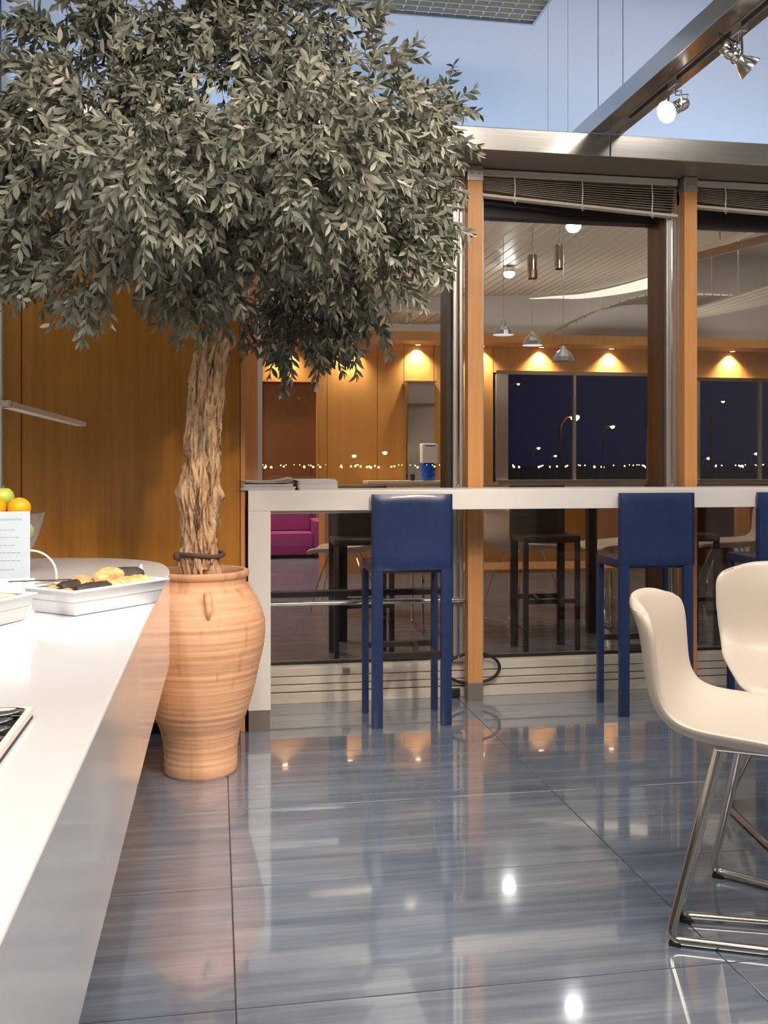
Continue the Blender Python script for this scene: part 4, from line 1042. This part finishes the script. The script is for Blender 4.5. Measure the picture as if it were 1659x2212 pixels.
# downlights under the cornice
first = None
for i, (x, lb) in enumerate([(.853, 'leftmost, above the brown door'), (1.684, 'between the brown door and the steel unit'), (2.566, 'above the steel unit'), (3.42, 'hidden behind the first beech post'), (4.232, 'left above the middle night window'), (5.209, 'right above the middle night window'), (6.10, 'hidden behind the second beech post'), (6.962, 'above the right-hand night window')]):
    lab = 'small warm cornice downlight in the far room, ' + lb
    if first is None:
        first = empty('downlight', (x, 12.31, 2.685), 0, lab, 'downlight', 'warm downlights along the far cornice')
        MB().lathe([(.052, 0), (.055, -.006), (.040, -.012), (.036, -.004), (.036, 0)], 20).build('bezel', M['chrome'], first, True)
        MB().lathe([(0, -.012), (.034, -.010), (.034, -.004), (0, -.003)], 20).build('lamp_face', M['down_on'], first, True)
        o = first
    else: o = copy_tree(first); o.location = (x, 12.31, 2.685); o['label'] = lab
    spot('downlight_beam', (x, 12.33, 2.665), (x, 12.37, 2.0), 130, (1.0, .86, .66), 110, 1.0, .02)

# steel unit with water dispenser
su = empty('steel_unit', (2.595, 12.30, .93), 0, 'tall narrow stainless steel niche on the far orange wall', 'steel unit')
MB().box(-.20, .20, .06, .095, 0, 1.26).build('back_plate', mat('light_brushed_niche', (.52, .50, .48), .35, .35), su)
MB().box(-.205, -.175, -.06, .06, 0, 1.27, .004).build('side_frame', M['chrome'], su)
MB().box(-.175, .20, -.04, .06, .98, .995).build('shelf', M['steel'], su)
MB().box(-.205, .205, -.02, .095, 1.262, 1.28).build('top_frame', M['steel'], su)
sc = empty('side_counter', (2.4, 12.2, 0), 0, 'cream topped low counter along the far orange wall', 'counter')
MB().box(-.55, .62, -.25, .17, .885, .925, .004).build('worktop', M['cream'], sc)
MB().box(-.50, .57, -.20, .17, .0, .885).build('cabinet_body', M['far_wood'], sc)
wd = empty('water_dispenser', (2.66, 12.10, .925), 0, 'white and blue water dispenser in front of the steel niche', 'water dispenser')
MB().box(-.10, .10, -.09, .09, .225, .47, .015).build('housing', M['card'], wd, True)
MB().lathe([(0, 0), (.085, 0), (.09, .01), (.09, .09), (.075, .105), (.09, .12), (.09, .20), (.05, .225), (0, .226)], 24).build('water_bottle', M['blue_plastic'], wd, True)
MB().box(-.06, .07, -.0925, -.0902, .435, .447).build('print_line', M['blue_plastic'], wd)
cp = MB().lathe([(0, 0), (.028, 0), (.035, .08), (0, .08)], 16).build('cup_rack', M['black'], None, True); cp.location = (2.45, 12.10, .9255); tag(cp, 'small black cup beside the water dispenser', 'cup')

# sofa
sf = empty('sofa', (.55, 12.0, 0), 0, 'magenta upholstered lounge sofa by the far orange wall', 'sofa')
MB().box(-1.2, .60, -.30, .30, .04, .305, .02).build('seat_base', M['magenta'], sf, True)
MB().box(-1.2, .60, .12, .36, .31, .62, .03).build('backrest', M['magenta'], sf, True)
MB().box(.605, .75, -.32, .36, .04, .45, .025).build('armrest', M['magenta'], sf, True)
for x, y in ((-1.1, -.25), (.65, -.25), (-1.1, .3), (.65, .3)): MB().box(x - .03, x + .03, y - .03, y + .03, 0, .04).build('leg', M['black'], sf)

# wooden servery counter in the far room
kv = empty('servery_counter', (3.6, 10.0, 0), 0, 'low orange wood servery counter with dark niches in the far room', 'counter')
def kb(name, m, *b): return MB().box(*b).build(name, m, kv)
kb('end_panel', M['far_wood'], -2.50, -2.38, 0, .6, 0, .90)
kb('front_panel', M['far_wood'], -2.38, 1.35, .02, .06, 0, .86)
kb('front_panel', M['far_wood'], 1.35, 1.50, .0, .06, 0, .86); kb('front_panel', M['far_wood'], 2.30, 5.2, .02, .06, 0, .86)
kb('niche_back', M['far_door'], 1.50, 2.30, .40, .44, 0, .86)
kb('niche_frame', M['wood_post'], 1.47, 1.55, -.03, .02, 0, .70); kb('niche_frame', M['wood_post'], 1.47, 2.35, -.03, .02, .66, .74)
kb('counter_slab', M['dark_wood'], -2.50, 5.2, -.04, .62, .862, .90)
# dark high table between the brown stools
ht = empty('high_table', (2.6, 6.25, 0), 0, 'dark high table beyond the glass behind the brown stools', 'table')
MB().box(-1.85, 1.6, -.16, .16, .965, .99, .003).build('table_top', M['alu'], ht)
for x in (-1.8, -.1, 1.5): MB().box(x - .03, x + .03, -.03, .03, 0, .965).build('leg', M['dark_wood'], ht)
# slatted bench
bn = empty('slatted_bench', (2.10, 6.62, 0), math.radians(-2), 'long low bench with orange wood slats on chrome feet beyond the glass', 'bench')
for i in range(7): MB().box(-.95, .84, -.24 + i * .07, -.18 + i * .07, .40, .425, .004).build('slat', M['wood_post'], bn)
for x in (-.72, 0, .60): MB().tube(bend([(x, -.22, .395), (x, -.24, .012), (x, .22, .012), (x, .22, .395)], .03), .011, 8).build('leg', M['chrome'], bn, True)

# wave ceilings: curved rows of slats
def wave(name, x0, x1, step, zf, y0, y1, label, m=None):
    t = empty(name, (0, 0, 0), 0, label, 'ceiling panel', 'suspended wave ceilings of the far room')
    t.location = ((x0 + x1) / 2, (y0 + y1) / 2, zf((x0 + x1) / 2)); ox, oy, oz = t.location
    x = x0
    while x < x1:
        za, zb = zf(x), zf(x + step * .9)
        vs = [(x - ox, y0 - oy, za - oz), (x + step * .86 - ox, y0 - oy, zb - oz), (x + step * .86 - ox, y1 - oy, zb - oz), (x - ox, y1 - oy, za - oz)]
        vs += [(a, b, c + .02) for a, b, c in vs]
        MB().add(vs, [(0, 3, 2, 1), (4, 5, 6, 7), (0, 1, 5, 4), (1, 2, 6, 5), (2, 3, 7, 6), (3, 0, 4, 7)]).build('slat', m or M['slat'], t)
        x += step
    for yy in (y0 + .2, y1 - .2):
        for fx in (.2, .5, .8):
            xx = x0 + (x1 - x0) * fx; z = zf(xx) + .02; MB().tube([(xx - ox, yy - oy, z - oz), (xx - ox, yy - oy, 4.0 - oz)], .006, 5).build('hanger_rod', M['alu'], t)
    MB().box(x0 - ox, x1 - ox, y0 + .35 - oy, y0 + .39 - oy, zf(x0) + .03 - oz, zf(x0) + .07 - oz).build('carrier_beam', M['alu'], t) if False else None
    return t
def z1f(x): return 3.10 + .10 * max(0, x - 3.7) + .20 * max(0, x - 4.2) ** 1.4 + .03 * math.sin(x * 2)
wave('wave_ceiling', .3, 5.9, .10, z1f, 5.8, 11.0, 'grey slatted wave ceiling filling the upper middle window')
def z2f(x): return 2.78 + .43 * math.sin(min(1, max(0, (x - 4.15) / 1.3)) * pi / 2)
wave('wave_ceiling', 4.15, 6.6, .11, z2f, 11.1, 11.9, 'dark slatted wave ceiling arched low behind the white band')
wave('wave_ceiling', -.5, 2.9, .16, lambda x: 2.93 + .05 * math.sin(x * 2), 11.05, 11.9, 'slatted wave ceiling seen right of the olive crown above the cornice')
def z3f(x): return 2.78 + .20 * max(0, x - 5.3) ** 1.2
wave('wave_ceiling', 5.0, 8.6, .10, z3f, 7.0, 10.2, 'slatted wave ceiling in the upper right window')
cv = empty('fabric_band', (4.5, 11.0, 3.1), 0, 'white curved fabric band under the edge of the wave ceiling, made to glow', 'light band')
vs = []; fs = []; n = 24
for i in range(n + 1):
    u = i / n; x = 3.65 + 1.85 * u; z = z1f(x) - .03 + .02 * u; h = .006 + .17 * u ** 1.2; z -= h / 2
    vs += [(x - 4.5, 0.01, z - h / 2 - 3.1), (x - 4.5, 0.01, z + h / 2 - 3.1), (x - 4.5, .05, z - h / 2 - 3.1), (x - 4.5, .05, z + h / 2 - 3.1)]
for x in (4.2, 4.8, 5.4): MB().tube([(x - 4.5, .03, z1f(x) - .08 - 3.1), (x - 4.5, .03, .9)], .006, 5).build('hanger_rod', M['alu'], cv)
for i in range(n):
    a = i * 4; b = a + 4; fs += [(a, b, b + 1, a + 1), (a + 2, a + 3, b + 3, b + 2), (a + 1, b + 1, b + 3, a + 3), (a, a + 2, b + 2, b)]
fs += [(0, 1, 3, 2), (n * 4, n * 4 + 2, n * 4 + 3, n * 4 + 1)]
MB().add(vs, fs).build('band', M['fabric_glow'], cv, True)
# diagonal roof beams of the far room on the right
rb = empty('roof_truss', (6.2, 8.2, 3.4), 0, 'pale roof truss with thin rods in the upper right window', 'roof truss')
def R3(x, y, z): return (x - 6.2, y - 8.2, z - 3.4)
bar(R3(3.4, 7.0, 3.05), R3(5.6, 7.0, 3.95), .12, .09).build('diagonal_beam', M['cream'], rb)
bar(R3(3.6, 6.9, 2.72), R3(6.2, 6.9, 3.45), .05, .06).build('diagonal_beam', M['alu'], rb)
bar(R3(4.0, 8.5, 3.95), R3(7.0, 8.5, 3.1), .05, .05).build('diagonal_beam', M['cream'], rb)
for i in range(9): MB().tube([R3(3.8 + i * .22, 7.3, 2.9 + i * .06), R3(3.8 + i * .22, 7.3, 3.98)], .010, 6).build('rod', M['cream'], rb, True)
# pendant lamps of the far room
def pendant(x, y, z, kind, label):
    t = empty('pendant_lamp', (x, y, z), 0, label, 'pendant lamp', 'chrome pendant lamps of the far room')
    MB().tube([(0, 0, .10), (0, 0, 3.98 - z)], .003, 6).build('cord', M['alu'], t)
    if kind == 'tube':
        MB().lathe([(.038, -.10), (.042, -.095), (.042, .09), (.03, .10), (0, .10)], 20).build('shade', M['chrome'], t, True)
        MB().lathe([(0, -.085), (.036, -.085), (.036, -.08), (0, -.08)], 16).build('lamp_face', M['lamp_on'], t)
    elif kind == 'bell':
        q = MB().lathe([(.090, -.045), (.082, -.01), (.060, .025), (.035, .045), (.015, .08), (0, .08)], 14); q.build('shade', M['silver_glass'], t, False)
        MB().lathe([(0, -.035), (.070, -.035), (.070, -.030), (0, -.030)], 16).build('lamp_face', M['lamp_on'], t)
    else:
        MB().lathe([(.05, -.02), (.055, .02), (.03, .07), (0, .10)], 18).build('shade', M['chrome'], t, True)
        MB().lathe([(0, -.065), (.035, -.055), (.055, -.03), (.055, -.01), (.03, 0), (0, 0)], 18).build('bulb', mat('white_hot_bulb', (1, 1, 1), .5, emit=(.95, .97, 1), es=60), t, True)
for x, y, z, k, lb in ((2.83, 9.2, 3.03, 'bulb', 'bright white bulb pendant low beside the first beech post'), (2.62, 6.9, 2.93, 'bulb', 'bright white bulb pendant high in the middle window'),
        (2.535, 7.6, 2.75, 'tube', 'left one of the two chrome tube pendants'), (2.764, 7.6, 2.836, 'tube', 'right one of the two chrome tube pendants'),
        (2.409, 8.0, 2.287, 'bell', 'leftmost and highest of the three chrome bell pendants'), (2.735, 8.2, 2.228, 'bell', 'middle one of the three chrome bell pendants'), (2.78, 7.55, 2.022, 'bell', 'lowest and rightmost of the three chrome bell pendants')):
    pendant(x, y, z, k, lb)

# ------------------------------------------------------------------ night outside
slab('ground_outside', M['night_ground'], -600, 900, 12.7, 1500, -4.2, -4)
slab('ground_outside_rear', M['night_ground'], -900, 900, -1500, -4.3, -4.2, -4)
def street_lamp(x, y, z, label, r=.16, arm=.8, m=None):
    t = empty('street_lamp', (x, y, -4), 0, label, 'street lamp', 'street lamps outside at night')
    h = z + 4
    MB().tube([(0, 0, 0), (0, 0, h - .5), (arm * .5, 0, h + .02), (arm, 0, h + .12)], [.16, .10, .08, .06], 8).build('pole', M['pole'], t, True)
    MB().box(arm - .1, arm + .5, -.15, .15, h + .05, h + .2, .03).build('lamp_housing', M['pole'], t)
    MB().lathe([(0, -r), (r * .8, -r * .5), (r, 0), (r * .7, r * .3), (0, r * .35)], 12, (arm + .2, 0, h + .04)).build('lamp_glass', m or M['sodium'], t, True)
import math as _m
def at(px, py, Y):  # bearing from the near room's centre line to a place Y metres out
    f = 2100; u = (px - 829.5) / f; a = .17047; dx = math.sin(a) + u * math.cos(a); dy = math.cos(a) - u * math.sin(a); t = Y / dy
    return dx * t, Y, 1.15 + (1000 - py) / f * t
for p_, q_, Y, lb, r in ((1210, 902, 60, 'brightest orange street lamp, tall, in the middle night window', .30), (1302, 922, 90, 'smaller street lamp right of the bright one in the middle night window', .22), (1092, 830, 70, 'tall dim street lamp at the left of the middle night window', .10), (1536, 868, 70, 'tall dim street lamp in the right-hand night window', .12), (1152, 968, 170, 'low distant street lamp left of the bright one', .3), (1190, 985, 200, 'lowest distant street lamp under the bright one', .3), (1622, 980, 160, 'low distant street lamp at the right edge', .3), (1518, 990, 150, 'low distant street lamp beside the second beech post', .3)):
    x, y, z = at(p_, q_, Y); street_lamp(x, y, z, lb, r)
rl = random.Random(5)
def citylight(x, y, m, label, group):
    key_ = m.name
    if key_ not in citylight.b:
        p = MB().tube([(0, 0, 0), (0, 0, 3.7)], .07, 5).build('distant_lamp', M['pole'], None, True)
        MB().lathe([(0, -.3), (.25, -.2), (.32, 0), (.22, .2), (0, .3)], 8, (0, 0, 4.0)).build('lamp_globe', m, p, True); citylight.b[key_] = p
    else: p = copy_tree(citylight.b[key_])
    p.location = (x, y, -4); tag(p, label, 'lamp', group)
citylight.b = {}
used = []
def scatter(n, px_ranges, m, sgn, off, label, group):
    k = 0
    while k < n:
        a, b = rl.choice(px_ranges); x, y, z = at(rl.uniform(a, b), 1005, rl.choice((260, 320, 420, 560)) + rl.uniform(-25, 25)); y = sgn * y + off
        if any(abs(x - u) + abs(y - v) < 3 for u, v in used): continue
        used.append((x, y)); citylight(x, y, m, label, group); k += 1
scatter(46, ((1060, 1405), (1060, 1405), (1510, 1655)), M['citylight'], 1, 0, 'tiny distant orange light on the night horizon through the far windows', 'distant lights on the horizon')
scatter(58, ((568, 975), (568, 975), (568, 975), (1000, 1470)), M['citylight_bright'], -1, 9.48, 'tiny distant orange light outside the rear window, mirrored in the glass', 'distant lights behind the photographer')
for p_, q_, Y, lb, r in ((742, 985, 90, 'shorter street lamp outside the rear window', .22), (806, 978, 80, 'taller street lamp outside the rear window', .22)):
    x, y, z = at(p_, q_, Y); street_lamp(x, -y + 9.48, z, lb, r, m=M['citylight_bright'])
